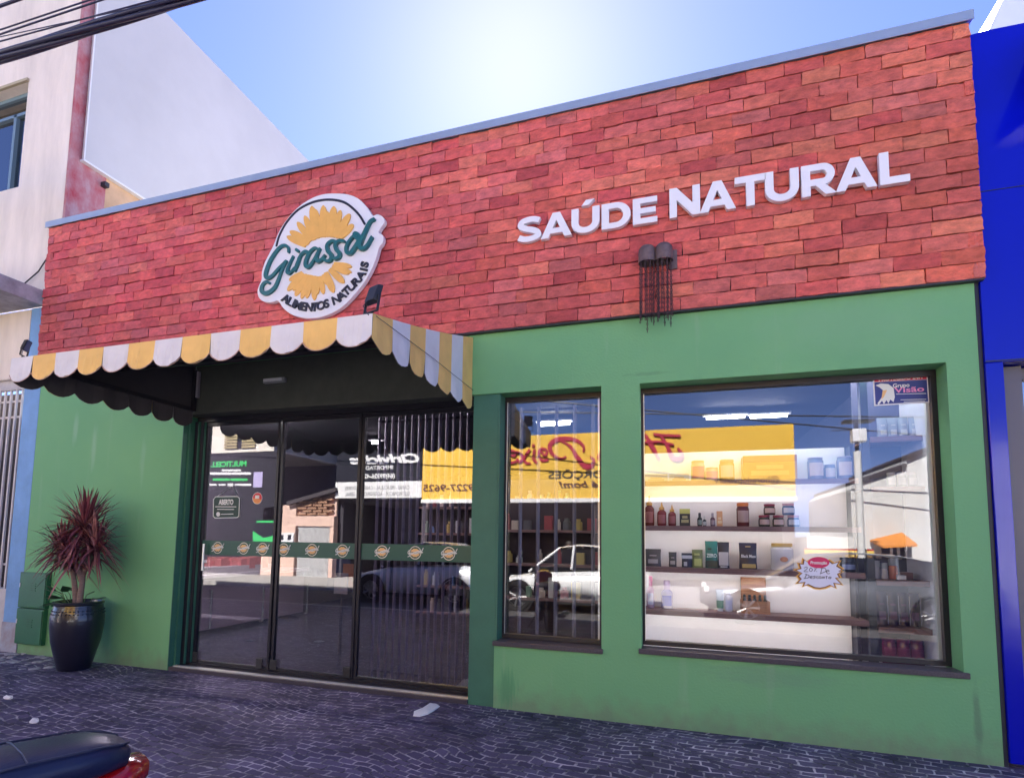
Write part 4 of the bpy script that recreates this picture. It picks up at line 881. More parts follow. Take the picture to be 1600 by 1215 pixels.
mb = MB(); mb.box((cx_-w*.46,.661,z+hb),(cx_+w*.46,.675,z+h)); obj('lid', mb, lwood, wb, bevel=.003)
for k in range(5):
    mb = MB(); x = cx_-w*.37+w*.185*k; mb.lathe((x,.59,0), [(.016,z+.011),(.016,z+hb-.01),(.011,z+hb+.012),(.011,z+hb+.04),(.006,z+hb+.046)], 12); obj('vial', mb, pmat((.015,.015,.02)), wb, smooth=40)
# corner shelves
for x0, x1, y0, c, l in ((1364,1375,880,(.30,.30,.36),'pale shaker cup nearest the post on the corner shelves'),(1376,1387,883,(.45,.44,.48),'white measuring cup between two shaker cups on the corner shelves'),(1389,1402,876,(.50,.16,.10),'orange shaker cup with grey lid on the corner shelves')):
    item_jar('shaker_cup', l, rc(x0,y0,x1,908,CR[2]), c, (.25,.27,.3), None, group=G, lidh=.35, cat='cup')
item_box('soap_bar','small white bar lying on the corner shelf',rc(1398,901,1410,908,CR[2]),(.66,.66,.66),d=.06,group=G,y=.55)
item_box('brown_box','flat brown box at the back of the corner shelf',rc(1411,896,1430,907,CR[2]),(.2,.10,.10),d=.12,group=G,y=.7)
for k, l in enumerate(('dark purple foil bag next to the post above the lowest corner shelf','second dark purple foil bag from the post','third dark purple foil bag from the post','dark purple foil bag farthest from the post')):
    x0 = 1369+k*17; cx_, w, h, z = rc(x0,928,x0+15.5,980,CR[3]); t = item_bag('foil_bag', l, (cx_,w,h,z), (.025,.012,.06), (.10,.03,.12), group=G)
    mb = MB(); mb.box((cx_+w/2-.002,.575,z+.01),(cx_+w/2+.003,.585,z+h*.9)); obj('silver_edge', mb, pmat((.5,.5,.6)), t)
for k, l in enumerate(('maroon canister nearest the post on the base of the corner shelves','middle maroon canister on the base of the corner shelves','maroon canister nearest the window frame on the base of the corner shelves')):
    x0 = 1379+k*21.5; item_jar('canister', l, prect(x0,992,x0+20.5,1036,Y6,.471), (.13,.004,.05), (.16,.004,.06), (.2,.01,.08), group=G, lidh=.12, cat='canister')
for k, x0 in enumerate((1371,1387,1403,1420)):
    item_bag('paper_bag', ['pale bag by the post on the highest corner shelf','second pale bag on the highest corner shelf','third pale bag on the highest corner shelf','pale bag nearest the glass sticker on the highest corner shelf'][k], rc(x0,650,x0+14,684,CR[0]), (.3,.33,.42), (.5,.5,.55), group=G)
for k, x0 in enumerate((1386,1402,1419)):
    item_jar('glass_jar', ['clear jar by the post on the second corner shelf','middle clear jar on the second corner shelf','clear jar at the outer end of the second corner shelf'][k], rc(x0,738,x0+13,762,CR[1]), (.42,.45,.42), (.5,.5,.5), (.6,.62,.6), group=G)

# folding grille behind the right door and the narrow window
gm = mat('dusty_grille_steel', (.17,.155,.20), .45, metal=.2)
def grille(x0, x1, n, z0, z1, y, label, zs):
    t = thing('folding_grille', label, 'security grille', ((x0+x1)/2,y,z0)); 
    for k in range(n):
        mb = MB(); x = x0+(x1-x0)*(k+.5)/n; q = .017
        mb.add([(x-q,y,z0),(x,y-.012,z0),(x+q,y,z0),(x,y+.006,z0),(x-q,y,z1),(x,y-.012,z1),(x+q,y,z1),(x,y+.006,z1)], [(0,3,2,1),(4,5,6,7),(0,1,5,4),(1,2,6,5),(2,3,7,6),(3,0,4,7)]); obj('slat', mb, gm, t)
    for z in zs:
        mb = MB(); mb.box((x0,y+.010,z-.01),(x1,y+.016,z+.01)); obj('rail', mb, M['steel'], t)
grille(-2.84, -1.75, 15, .06, HZ-.08, .31, 'vertical slatted folding steel grille behind the right glass door', (.12,HZ-.12))
grille(SX0+.03, SX1-.03, 5, SZ+.02, HZ-.06, .33, 'vertical steel bars behind the narrow window', (SZ+.05,HZ-.09))

# dark shelves deeper inside
dm = mat('dark_wood', (.045,.03,.045), .5)
def rack(x0, x1, y, zs, label, n, seed):
    rnd = random.Random(seed); t = thing('store_rack', label, 'shelves', ((x0+x1)/2,y,.03)); mb = MB()
    mb.box((x0,y+.3,.03),(x1,y+.32,zs[-1]+.4)); mb.box((x0-.03,y,.03),(x0-.001,y+.32,zs[-1]+.4)); mb.box((x1+.001,y,.03),(x1+.03,y+.32,zs[-1]+.4)); obj('carcass', mb, dm, t)
    for z in zs:
        mb = MB(); mb.box((x0+.001,y,z-.03),(x1-.001,y+.299,z)); obj('shelf', mb, wood, t)
        x = x0+.05
        while x < x1-.12:
            w = rnd.uniform(.05,.11); h = rnd.uniform(.09,.24); c = rnd.choice([(.5,.5,.52),(.3,.06,.08),(.12,.2,.4),(.4,.3,.1),(.1,.1,.12),(.2,.3,.22),(.55,.45,.4)])
            if rnd.random() < .75:
                mb = MB()
                if rnd.random() < .5: mb.box((x,y+.08,z+.001),(x+w,y+.16,z+h))
                else: mb.lathe((x+w/2,y+.12,0), [(w/2,z+.001),(w/2,z+h*.7),(w*.3,z+h*.8),(w*.3,z+h)], 12)
                tag(obj('package', mb, pmat(c)), 'small package standing on the dim racks inside the shop', 'package', 'packages on the dim racks inside')
            x += w+rnd.uniform(.02,.08)
rack(-3.6,-1.3,2.9,(.35,.72,1.1,1.48,1.86),'dark wooden rack of goods seen through the folding grille',6,3)
rack(-2.2,-.8,1.9,(.72,1.12,1.52),'low dark rack behind the narrow window',5,5)
# counter along the left wall
XC = -6.13
ct = thing('shop_counter', 'grey cabinet counter with three chrome bar handles behind the left door', 'counter', (-6.4,2.4,.03))
mb = MB(); mb.box((-6.95,.9,.10),(XC,3.7,.80)); obj('cabinet', mb, mat('grey_laminate', (.22,.16,.21), .35), ct)
mb = MB(); mb.box((-6.97,.86,.802),(XC+.06,3.74,.85)); obj('worktop', mb, mat('pale_worktop', (.65,.58,.60), .3), ct, bevel=.004)
for px, ya, yb_ in ((331,922,980),(412,916,970),(481,912,958)):
    a, b = AX(px,ya,XC+.04), AX(px-3,yb_,XC+.04); mb = MB(); mb.tube([(XC+.001,a.y,a.z),(XC+.04,a.y,a.z),(XC+.04,a.y,b.z),(XC+.001,a.y,b.z)], .016, 8); obj('handle', mb, mat('chrome', (.8,.8,.85), .15, metal=.9), ct)
cb = thing('goods_basket', 'tray of pink wrapped goods standing on the counter', 'basket', (-6.4,2.3,.851))
mb = MB(); mb.box((-6.7,1.6,.851),(-6.15,2.9,.95)); obj('tray', mb, pmat((.5,.45,.45)), cb, bevel=.01)
mb = MB()
for k in range(22): x, y = random.uniform(-6.6,-6.3), random.uniform(1.7,2.8); mb.box((x,y,.9),(x+.16,y+.12,1.0+random.uniform(0,.08)))
obj('packets', mb, pmat((.55,.16,.15)), cb)
# a bag rack near the middle door
pr = thing('leaflet_stand', 'blue and orange leaflets in a stand behind the middle door', 'leaflet stand', AY(533,930,1.2))
mb = MB(); p = AY(534,900,1.2); mb.box((p.x-.2,1.2,p.z-.16),(p.x+.1,1.22,p.z+.2)); obj('panel', mb, pmat((.04,.06,.16)), pr)
mb = MB(); mb.box((p.x-.08,1.17,p.z-.2),(p.x+.1,1.185,p.z+.04)); obj('leaflet', mb, pmat((.45,.42,.45)), pr); mb = MB(); mb.box((p.x+.02,1.188,p.z-.12),(p.x+.16,1.197,p.z+.15)); obj('leaflet', mb, pmat((.55,.2,.1)), pr)
mb = MB(); mb.tube([(p.x-.02,1.25,.03),(p.x-.02,1.25,p.z-.1)], .02); obj('leg', mb, M['steel'], pr)

# =====================================================================
# PLANT, METER BOXES, WHITE PATCHES
# =====================================================================
pl = thing('potted_plant', 'tall glossy dark blue pot holding a red leaved dracaena against the green wall', 'plant', (-5.92,-.30,0))
PC = Vector((-5.92,-.30,0)); pr_ = [(.19,0),(.2,.01),(.235,.12),(.30,.34),(.325,.52),(.325,.62),(.30,.72),(.292,.76),(.31,.775),(.312,.80),(.285,.805),(.27,.79),(.26,.70)]
potm = mat('glazed_dark_blue_pot', (.008,.009,.022), .28, coat=.5, bump=.15, bscale=18, stretch=(.3,.3,4))
PK, PH = .72, .86; pr_ = [(a*PK, b*PH) for a, b in pr_]
mb = MB(); mb.lathe(PC, pr_, 48, cap=False); mb.lathe(PC, [(.001,.001),(.19*PK,.0)], 48, cap=False)
for z in (.665,.70): 
    for k in range(40): g = 2*math.pi*k/40; c = PC+Vector(((.315 if z<.69 else .307)*PK*math.cos(g), (.315 if z<.69 else .307)*PK*math.sin(g), z*PH)); mb.box(c-Vector((.006,.006,.005)), c+Vector((.006,.006,.005)))
obj('pot', mb, potm, pl, smooth=35)
mb = MB(); mb.lathe(PC, [(.262*PK,.715*PH),(.15*PK,.73*PH),(.001,.74*PH)], 32, cap=False); obj('soil', mb, mat('potting_soil', (.05,.035,.03), 1, var=.4, vscale=30, bump=.5), pl)
bark = mat('pale_ringed_stem', (.30,.20,.17), .8, var=.3, vscale=20, bump=.4, stretch=(1,1,8))
heads = [((.0,.0,1.50),.47,220),((-.24,-.04,1.27),.37,135),((.17,.0,1.30),.39,145),((-.02,-.10,1.20),.32,90)]
stems = [[(.0,.0,.60),(.02,.0,.9),(.0,.01,1.2),(.0,.0,1.48)],[(-.03,0,.60),(-.09,-.02,.95),(-.24,-.04,1.25)],[(.01,0,.95),(.07,.01,1.1),(.17,.0,1.28)],[(.02,0,.9),(.0,-.05,1.05),(-.02,-.10,1.18)]]
for s_ in stems:
    mb = MB(); mb.tube(spline([PC+Vector(p) for p in s_], 5), [.030-.012*i/ (5*(len(s_)-1)) for i in range(5*(len(s_)-1)+1)], 8); obj('stem', mb, bark, pl, smooth=60)
def leaf(mb, base, d, ln, w, droop, col):
    d = d.normalized(); side = d.cross(Vector((0,0,1)));
    if side.length < .1: side = Vector((1,0,0))
    side.normalize(); n = 6; vs = []; fs = []
    for i in range(n+1):
        t = i/n; p = base + d*ln*t + Vector((0,0,-droop*ln*t*t)); ww = w*(1-t)**.55*(.55+.45*min(1,t*5)); f = side.cross(d)*.25*ww
        vs += [p-side*ww+f, p-f*.3, p+side*ww+f]
    for i in range(n): a = i*3; fs += [(a,a+1,a+4,a+3),(a+1,a+2,a+5,a+4)]
    mb.add(vs, fs, col)
lc_ = [(.22,.05,.07),(.14,.03,.05),(.32,.09,.10),(.12,.04,.05),(.42,.18,.17),(.20,.06,.08),(.30,.12,.11)]
lm = mat('dracaena_leaf', (.15,.03,.05), .42, attr=True, var=.25, vscale=12)
for (c, ln, n_) in heads:
    mb = MB(); c = PC+Vector(c)
    for k in range(n_):
        g = random.uniform(0,2*math.pi); e = random.uniform(-.5,1.45); d = Vector((math.cos(g)*math.cos(e), math.sin(g)*math.cos(e), math.sin(e)))
        if d.y > 0 and c.y+d.y*ln > -.03: d.y *= .35
        L_ = ln*random.uniform(.68,1.06); b = c+Vector((random.uniform(-.02,.02),random.uniform(-.02,.02),random.uniform(-.16,.03)))
        leaf(mb, b, d, L_, random.uniform(.012,.019), random.uniform(.08,.62)*(1.15-max(0,d.z)), random.choice(lc_))
    obj('foliage', mb, lm, pl)
gl = mat('broad_green_leaf', (.03,.075,.035), .4, attr=True)
mb = MB()
for k in range(16):
    g = random.uniform(2.2,6.6); b = PC+Vector((.1*math.cos(g),.1*math.sin(g),.63)); e = b+Vector((.15*math.cos(g),.13*math.sin(g)*.8,random.uniform(.02,.22)))
    mb.tube([b,(b+e)/2+Vector((0,0,.05)),e], .003, 5, col=(.08,.14,.05)); d = (e-b).normalized(); s_ = Vector((-d.y,d.x,.2)).normalized(); w = random.uniform(.04,.07)
    d2 = (d+Vector((0,0,-.5))).normalized()
    P_ = [e-d2*.02, e+s_*w*.8+d2*w*.2, e+s_*w*.7+d2*w, e+d2*w*1.9, e-s_*w*.7+d2*w, e-s_*w*.8+d2*w*.2]
    mb.add(P_, [(0,1,2,3),(0,3,4,5)], random.choice([(.03,.08,.03),(.05,.12,.05),(.02,.06,.04)]))
obj('undergrowth', mb, gl, pl)

mtm = mat('green_enamel', (.03,.15,.07), .4, var=.15, vscale=5)
def meter(x0, x1, z0, z1, label):
    t = thing('meter_box', label, 'meter box', ((x0+x1)/2,0,z0), 'green meter boxes by the pot')
    mb = MB(); mb.box((x0,-.05,z0),(x1,-.001,z1)); obj('cabinet', mb, mtm, t, bevel=.004)
    mb = MB(); mb.box((x0+.012,-.058,z0+.012),(x1-.012,-.051,z1-.012)); obj('door', mb, mtm, t, bevel=.003)
    mb = MB(); cx = (x0+x1)/2+.02; cz = (z0+z1)/2+.03
    for k in range(4): mb.box((cx-.045,-.064,cz-.035+k*.026),(cx+.045,-.0585,cz-.027+k*.026))
    obj('vent', mb, mtm, t); mb = MB(); mb.box((x0+.02,-.064,cz+.0),(x0+.032,-.0585,cz+.05)); obj('latch', mb, M['white'], t)
meter(-7.245,-6.80,.53,.93,'upper green metal meter box low on the wall behind the plant pot')
meter(-7.25,-6.81,.12,.52,'lower green metal meter box low on the wall behind the plant pot')

pap = mat('bumpy_white', (.95,.94,.90), .8, bump=.3, bscale=30)
def litter(p, s, label, rot, seed):
    rnd = random.Random(seed); mb = MB(); n = 9; vs = [(p.x,p.y,.022)]
    for k in range(n): g = 2*math.pi*k/n; r_ = s*rnd.uniform(.7,1.1); x, y = r_*math.cos(g)*.42, r_*math.sin(g); vs.append((p.x+x*math.cos(rot)-y*math.sin(rot), p.y+x*math.sin(rot)+y*math.cos(rot), .004+rnd.uniform(0,.012)))
    vs2 = [(v[0],v[1],.002) for v in vs[1:]]
    mb.add(vs+vs2, [(0,1+k,1+(k+1)%n) for k in range(n)]+[(1+k,n+1+k,n+1+(k+1)%n,1+(k+1)%n) for k in range(n)]+[tuple(n+n-k for k in range(n))]); tag(obj('white_patch', mb, pap), label, 'litter')
p0_, p1_ = AZ(651,1121), AZ(681,1099); dd_ = p1_-p0_; litter((p0_+p1_)/2, dd_.length/2, 'bright white patch on the paving before the right door', math.atan2(dd_.y,dd_.x)-R(90), 1)  # thin white mesh stretched between two points on the paving
litter(AZ(12,1090), .07, 'small white scrap on the paving at the left picture edge', R(70), 2)
litter(AZ(54,1126), .075, 'torn white scrap on the paving above the motorcycle seat', R(60), 3)
mb = MB()
for k in range(60):
    p = AZ(random.gauss(36,34), random.gauss(1024,11)); s_ = random.uniform(.012,.06); mb.lathe((p.x,p.y,0), [(s_,.001),(s_*.8,s_*.10+.003),(s_*.3,s_*.16+.003)], 7)
tag(obj('mortar_crumbs', mb, mat('pale_mortar_debris', (.42,.41,.44), .95, var=.4, vscale=20, bump=.5)), 'scattered pale mortar crumbs on the paving beside the meter boxes', 'rubble', kind='stuff')

# =====================================================================
# LEFT NEIGHBOUR
# =====================================================================
nb = thing('cream_building', 'two storey cream building with stained render left of the shop', 'building', (-9.5,0,0))
XN = -7.12; 
w0, w1 = AY(-40,200,0), AY(38,285,0); wt_, wb_ = AY(40,130,0).z, AY(36,290,0).z; wx = AY(38,200,0).x
mb = MB()
mb.box((-16,0,4.30),(wx-1.6,.25,8.9)); mb.box((wx-1.6,0,4.30),(wx,.25,wb_)); mb.box((wx-1.6,0,wt_),(wx,.25,8.9)); mb.box((wx,0,4.42),(XN-.04,.25,8.9)); mb.box((wx,0,4.30),(-7.31,.25,4.42))
mb.box((-16,.0,3.28),(-7.56,.25,4.14))
obj('upper_wall', mb, M['cream'], nb)
f = MB(); z0, z1 = wb_, wt_; f.box((wx-1.6,.12,z0),(wx-1.55,.2,z1)); f.box((wx-.05,.12,z0),(wx-.001,.2,z1)); f.box((wx-1.55,.12,z1-.05),(wx-.05,.2,z1)); f.box((wx-1.55,.12,z0),(wx-.05,.2,z0+.05)); f.box((wx-.42,.11,z0+.05),(wx-.37,.2,z1-.28)); f.box((wx-1.55,.11,z1-.32),(wx-.05,.2,z1-.28))
wf = obj('window', f, mat('grey_blue_frame', (.16,.25,.32), .4), nb); mb = MB(); mb.box((wx-1.55,.155,z0+.05),(wx-.05,.165,z1-.05)); obj('pane', mb, glass('window_blue_glass', (.10,.16,.24), .25, .8), wf)
mb = MB(); mb.box((wx-1.7,.27,z0-.1),(wx,.30,z1+.1)); obj('curtain', mb, mat('dim_curtain', (.10,.12,.16), .9), nb)
mb = MB(); mb.box((wx-1.62,-.03,wt_+.001),(wx+.01,.12,wt_+.04)); obj('window_head', mb, mat('ochre_render', (.42,.36,.24), .9), nb)
# red peeled strip on its flank and peach flank wall
mb = MB(); mb.box((XN-.0395,.002,4.45),(XN,.47,8.85)); obj('red_strip', mb, mat('red_peeling_paint', (.42,.05,.07), .8, var=.8, vscale=5, var2=(.5,.40,.42), stretch=(1,1,.6)), nb)
mb = MB(); mb.box((XN-.12,.47,4.45),(XN-.002,9,8.9)); obj('flank_wall', mb, mat('peach_render', (.62,.40,.24), .9, var=.3, vscale=2), nb)
mb = MB(); a = AX(240,322,XN+.06)
mb.box((XN+.02,.13,6.10),(XN+.06,4.9,9.05)); sp = obj('sheet_panel', mb, mat('white_corrugated_sheet', (.56,.54,.54), .45, var=.08, vscale=.8, bump=.05, bscale=3), nb, label='large smooth white metal sheet covering the flank above the shop roof')
mb = MB(); mb.box((XN+.001,.12,6.075),(XN+.07,4.92,6.098)); mb.box((XN+.061,.12,6.1),(XN+.07,.135,9.05)); obj('sheet_trim', mb, M['white'], nb)
mb = MB(); mb.box((XN+.001,.40,5.92),(XN+.08,.46,5.98)); obj('bracket', mb, M['steel'], nb)
# slab canopy
zc = AY(70,479,0).z
mb = MB(); mb.box((-16,-.95,zc),(-7.315,-.001,zc+.19)); obj('canopy_slab', mb, mat('weathered_concrete_slab', (.40,.40,.44), .9, var=.45, vscale=4, bump=.5, bscale=20), nb, bevel=.01)
mb = MB(); mb.tube([(-7.36,-.02,4.34),(-7.6,-.02,4.36),(-8.2,-.03,4.30)], .008, 6); mb.tube([(-7.32,-.03,4.75),(-7.45,-.03,4.6),(-7.9,-.03,4.36)], .008, 6); obj('wall_wire', mb, M['dark'], nb)
bl = thing('blue_pilaster', 'narrow light blue painted pilaster between the iron gate and the green wall', 'wall', (-7.42,0,0))
bm_ = mat('light_blue_paint', (.20,.40,.72), .7, var=.25, vscale=2, bump=.2)
mb = MB(); mb.box((-7.55,0.0,.34),(-7.275,.24,zc)); obj('shaft', mb, bm_, bl)
mb = MB(); mb.box((-7.56,-.006,-.02),(-7.275,.24,.34)); obj('base', mb, mat('peeling_base_paint', (.42,.50,.62), .9, var=.9, vscale=5, var2=(.30,.18,.15), bump=.5, bscale=12), bl)
gt = thing('iron_gate', 'white and dark vertical bar gate under the canopy at the left edge', 'gate', (-9,.1,.0))
mb = MB(); mb.box((-16,.06,3.16),(-7.56,.12,3.28)); mb.box((-16,.02,.0),(-7.56,.14,.72)); obj('lintel_and_base', mb, mat('dirty_white_paint', (.55,.53,.54), .8, var=.2), gt)
wbm = mat('white_iron_bar', (.62,.58,.56), .5); 
for k in range(22):
    x = -7.60-k*.105; mb = MB(); mb.box((x-.012,.07,.72),(x+.012,.09,3.16)); obj('bar', mb, wbm, gt)
mb = MB()
for z in (2.82,3.02,1.0): mb.box((-9.95,.091,z-.012),(-7.57,.10,z+.012))
obj('cross_bar', mb, wbm, gt)
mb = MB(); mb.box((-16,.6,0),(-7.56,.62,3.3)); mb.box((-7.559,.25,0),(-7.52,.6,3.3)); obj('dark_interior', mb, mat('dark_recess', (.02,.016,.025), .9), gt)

# =====================================================================
# RIGHT NEIGHBOUR: blue clad building, white building behind
# =====================================================================
bb = thing('blue_building', 'building clad in glossy deep blue panels right of the shop', 'building', (3.2,0,0))
blue = mat('glossy_blue_panel', (.001,.005,.46), .14, spec=.35, coat=.15, bump=.03, bscale=2)
mb = MB(); XR1 = 2.012
mb.box((XR1,-.02,.03),(XR1+.098,.3,2.645)); obj('pillar', mb, blue, bb, bevel=.004)
zt0, zt1 = AY(1512,53,-.02).z, AY(1545,47,-.02).z; xk = AY(1545,47,-.02).x
mb = MB(); mb.prism([(XR1,2.648),(XR1+1.5,2.648),(XR1+1.5,5.02),(xk,zt1),(XR1-.0,zt1-.01)], -.02, .3); mb.box((XR1+1.5,-.02,2.648),(XR1+6,.3,5.02)); obj('upper_cladding', mb, blue, bb)
mb = MB(); mb.box((XR1+.62,-.0225,2.66),(XR1+.626,-.0205,4.6)); mb.box((XR1+.002,-.0225,3.86),(XR1+1.49,-.0205,3.866)); mb.box((XR1+.002,-.0225,2.652),(XR1+1.49,-.0205,2.66)); obj('panel_joint', mb, M['ink'], bb)
mb = MB(); mb.prismx([(-.02,5.0),(-.62,4.62),(-.62,4.55),(-.02,4.4)], XR1+.42, XR1+6); obj('projecting_canopy', mb, blue, bb)
mb = MB(); mb.box((XR1+.0,.3,4.45),(XR1+7,9,4.6)); mb.box((XR1+6,-.02,0),(XR1+6.3,9,4.45)); mb.box((XR1+.02,4,0),(XR1+6,4.1,4.45)); obj('shell', mb, mat('grey_side_wall', (.3,.3,.32), .9), bb)
mb = MB(); mb.box((XR1+.099,.10,.0),(XR1+.25,.3,2.64)); mb.box((XR1+.25,.16,2.56),(XR1+2.4,.3,2.64)); obj('door_frame', mb, mat('bronze_frame', (.12,.11,.13), .4), bb)
mb = MB(); mb.box((XR1+.251,.2,.1),(XR1+2.4,.21,2.555)); obj('door_pane', mb, glass('neighbour_glass', (.6,.65,.7), .35, .6), bb)
mb = MB(); mb.box((XR1+.251,.26,.1),(XR1+2.4,.27,1.95)); obj('poster', mb, mat('white_poster', (.85,.85,.87), .5), bb)
mb = MB(); mb.box((XR1+.001,.31,.0),(XR1+6,.9,.02)); obj('entrance_floor', mb, M['concrete'], bb)
mb = MB(); mb.box((1.987,.0,0),(2.010,.3,5.0)); obj('shadow_gap', mb, M['ink'], bb)
wb2 = thing('white_building', 'tall pale building rising behind the blue one at the upper right corner', 'building', (9,8,0))
a = AY(1545,47,8); b = AY(1567,0,8); d = (b-a); e = b+d*1.2
mb = MB(); mb.prism([(a.x-d.x,a.z-d.z),(e.x,e.z),(e.x+14,e.z+1),(e.x+14,0),(a.x-d.x,0)], 8, 14); obj('wall', mb, mat('sunlit_white_metal', (.86,.87,.88), .25, metal=.2), wb2)

# =====================================================================
# OVERHEAD CABLES at the upper left
# =====================================================================
def cable(a, b, ya, yb_, r, label, n=14, sag=.05, ext=.9):
    p, q = AY(*a, ya), AY(*b, yb_); d = q-p; p = p-d*ext*3; q = q+d*ext; pts = []
    for i in range(n+1): t = i/n; pts.append(p+(q-p)*t+Vector((0,0,-sag*4*t*(1-t)+sag*4*.2)))
    mb = MB(); 
    if r > .02:
        mb.tube(pts, r*.62, 10); m = n*6
        for k in range(5):
            q2 = []
            for i in range(m+1):
                t = i/m; x = p+(q-p)*t+Vector((0,0,-sag*4*t*(1-t)+sag*4*.2)); g = 2*math.pi*k/5+t*(q-p).length*1.1
                q2.append(x+Vector((.25*math.sin(g),math.cos(g),.97*math.sin(g)))*r*.62)
            mb.tube(q2, r*(.34 if k % 2 else .42), 8)
    else: mb.tube(pts, r, 6)
    tag(obj('overhead_cable', mb, mat('black_cable', (.012,.012,.045), .4), smooth=50), label, 'cable', 'overhead cables across the upper left corner')
cable((0,90),(300,-6),-1.6,-1.6,.048,'thick black bundle of twisted power cables crossing the upper left corner',sag=.0)
cable((0,47),(135,2),-1.9,-1.9,.006,'thin wire, the upper of the close pair above the thick bundle',sag=0)
cable((0,54),(160,0),-1.9,-1.9,.007,'thin wire, the lower of the close pair above the thick bundle',sag=0)
cable((0,58),(245,5),-2.1,-2.1,.0035,'faint finest wire just above the thick bundle',sag=0)
cable((0,65),(250,-2),-1.8,-1.8,.006,'thin dark wire running closest along the top of the thick bundle',sag=0)
cable((0,10),(28,0),-2.0,-2.0,.012,'black wire cutting the very corner of the picture',sag=0)

# =====================================================================
# MOTORCYCLE (its tail shows at the lower left, the rest in the glass)
# =====================================================================
MO = Vector((-1.70,-3.125,0))     # rear end; the bike points to -x
mo = thing('motorcycle', 'parked motorcycle with dark blue seat and red tail at the lower left corner', 'motorcycle', tuple(MO))
mo.rotation_euler.z = R(69.5)
A = R(0)
def mp_(x, y, z): return Vector((MO.x - x*math.cos(A) - y*math.sin(A), MO.y + x*math.sin(A)*-1 + y*math.cos(A), z))
tyre = mat('tyre_rubber', (.015,.015,.016), .8); redp = mat('red_gloss_plastic', (.45,.006,.01), .2, coat=.6); seatm = mat('dark_blue_vinyl_seat', (.012,.018,.06), .38, bump=.1, bscale=120); chrome = mat('bike_chrome', (.6,.6,.62), .2, metal=1); blackm = mat('engine_black', (.02,.02,.022), .5)
def wheel(c, name):
    mb = MB(); prof = [(.215,-.045),(.26,-.058),(.295,-.045),(.305,0),(.295,.045),(.26,.058),(.215,.045),(.215,-.045)]; mb.lathe(c, prof, 32, axis='y', cap=False); w = obj(name, mb, tyre, mo, smooth=50)
    mb = MB(); mb.lathe(c, [(.205,-.03),(.214,-.035),(.214,.035),(.205,.03),(.205,-.03)], 32, axis='y', cap=False); mb.lathe(c, [(.045,-.05),(.045,.05)], 16, axis='y')
    for k in range(18): g = 2*math.pi*k/18; mb.tube([c+Vector((.04*math.cos(g),.03*(-1)**k,.04*math.sin(g))), c+Vector((.207*math.cos(g+.3),0,.207*math.sin(g+.3)))], .002, 4)
    obj('rim', mb, chrome, w)
wheel(mp_(.42,0,.305), 'rear_wheel'); wheel(mp_(1.66,0,.305), 'front_wheel')
def loft(sections, name, m, par, n=16, sm=50):
    """sections: (x, zc, half width, half height) along the bike"""
    mb = MB(); vs = []
    for (x, zc_, hw, hh) in sections:
        for k in range(n): g = 2*math.pi*k/n; cs_, sn = math.cos(g), math.sin(g); vs.append(mp_(x, hw*abs(cs_)**.7*(1 if cs_ > 0 else -1), zc_+hh*abs(sn)**.7*(1 if sn > 0 else -1)))
    fs = [(i*n+k, i*n+(k+1)%n, (i+1)*n+(k+1)%n, (i+1)*n+k) for i in range(len(sections)-1) for k in range(n)]
    fs += [tuple(range(n)), tuple(range((len(sections)-1)*n, len(sections)*n))]
    mb.add(vs, fs); return obj(name, mb, m, par, smooth=sm)
TZ = 0.0
loft([(.015,.700,.03,.012),(.04,.705,.085,.040),(.12,.715,.125,.056),(.20,.718,.132,.058),(.34,.722,.142,.058),(.50,.712,.145,.055),(.66,.69,.14,.05),(.82,.69,.11,.05),(.90,.70,.07,.035)], 'seat', seatm, mo)
mb = MB()
for s_ in (-1,1): mb.tube([mp_(x,s_*w,z) for x, w, z in ((.03,.05,.738),(.06,.085,.748),(.14,.112,.762),(.3,.122,.768),(.5,.124,.76),(.7,.115,.732),(.88,.07,.722))], .0035, 6)
mb.tube([mp_(.30,-.122,.768),mp_(.30,-.06,.779),mp_(.30,.06,.779),mp_(.30,.122,.768)], .003, 6)
obj('seat_piping', mb, mat('seat_piping_vinyl', (.03,.035,.07), .5), mo)
loft([(-.05,.640,.012,.01),(-.03,.640,.06,.035),(.05,.625,.10,.055),(.16,.60,.108,.062),(.4,.60,.115,.05),(.62,.56,.09,.035)], 'tail_cowl', redp, mo)
loft([(-.035,.60,.03,.02),(-.02,.60,.05,.03),(.05,.59,.055,.032)], 'tail_light', mat('red_lens', (.5,.01,.01), .15), mo)
loft([(.88,.74,.05,.05),(.96,.77,.12,.10),(1.12,.79,.14,.12),(1.26,.77,.11,.10),(1.34,.74,.05,.05)], 'fuel_tank', redp, mo)
mb = MB(); mb.tube([mp_(.42,.12,.305),mp_(.85,.1,.33),mp_(.95,.06,.6)], .022); mb.tube([mp_(.42,-.12,.305),mp_(.85,-.1,.33),mp_(.95,-.06,.6)], .022); mb.tube([mp_(.15,0,.6),mp_(.8,0,.58),mp_(1.42,0,.84)], .025); mb.tube([mp_(1.38,0,.78),mp_(1.2,0,.3),mp_(.85,0,.3)], .025)
for s_ in (-1,1): mb.tube([mp_(.40,s_*.12,.33),mp_(.30,s_*.12,.62)], .02)
obj('frame', mb, blackm, mo)
mb = MB(); 
for s_ in (-1,1): mb.tube([mp_(1.66,s_*.09,.305),mp_(1.42,s_*.09,.88)], .022)
obj('fork', mb, chrome, mo)
mb = MB(); e0 = mp_(.98,0,.38); mb.box(e0-Vector((.17,.11,.13)), e0+Vector((.17,.11,.10))); mb.lathe(e0+Vector((0,0,.1)), [(.08,0),(.09,.02),(.08,.03),(.09,.05),(.08,.07),(.09,.09),(.06,.13)], 14); obj('engine', mb, mat('engine_metal', (.25,.25,.26), .4, metal=.7), mo, bevel=.02)
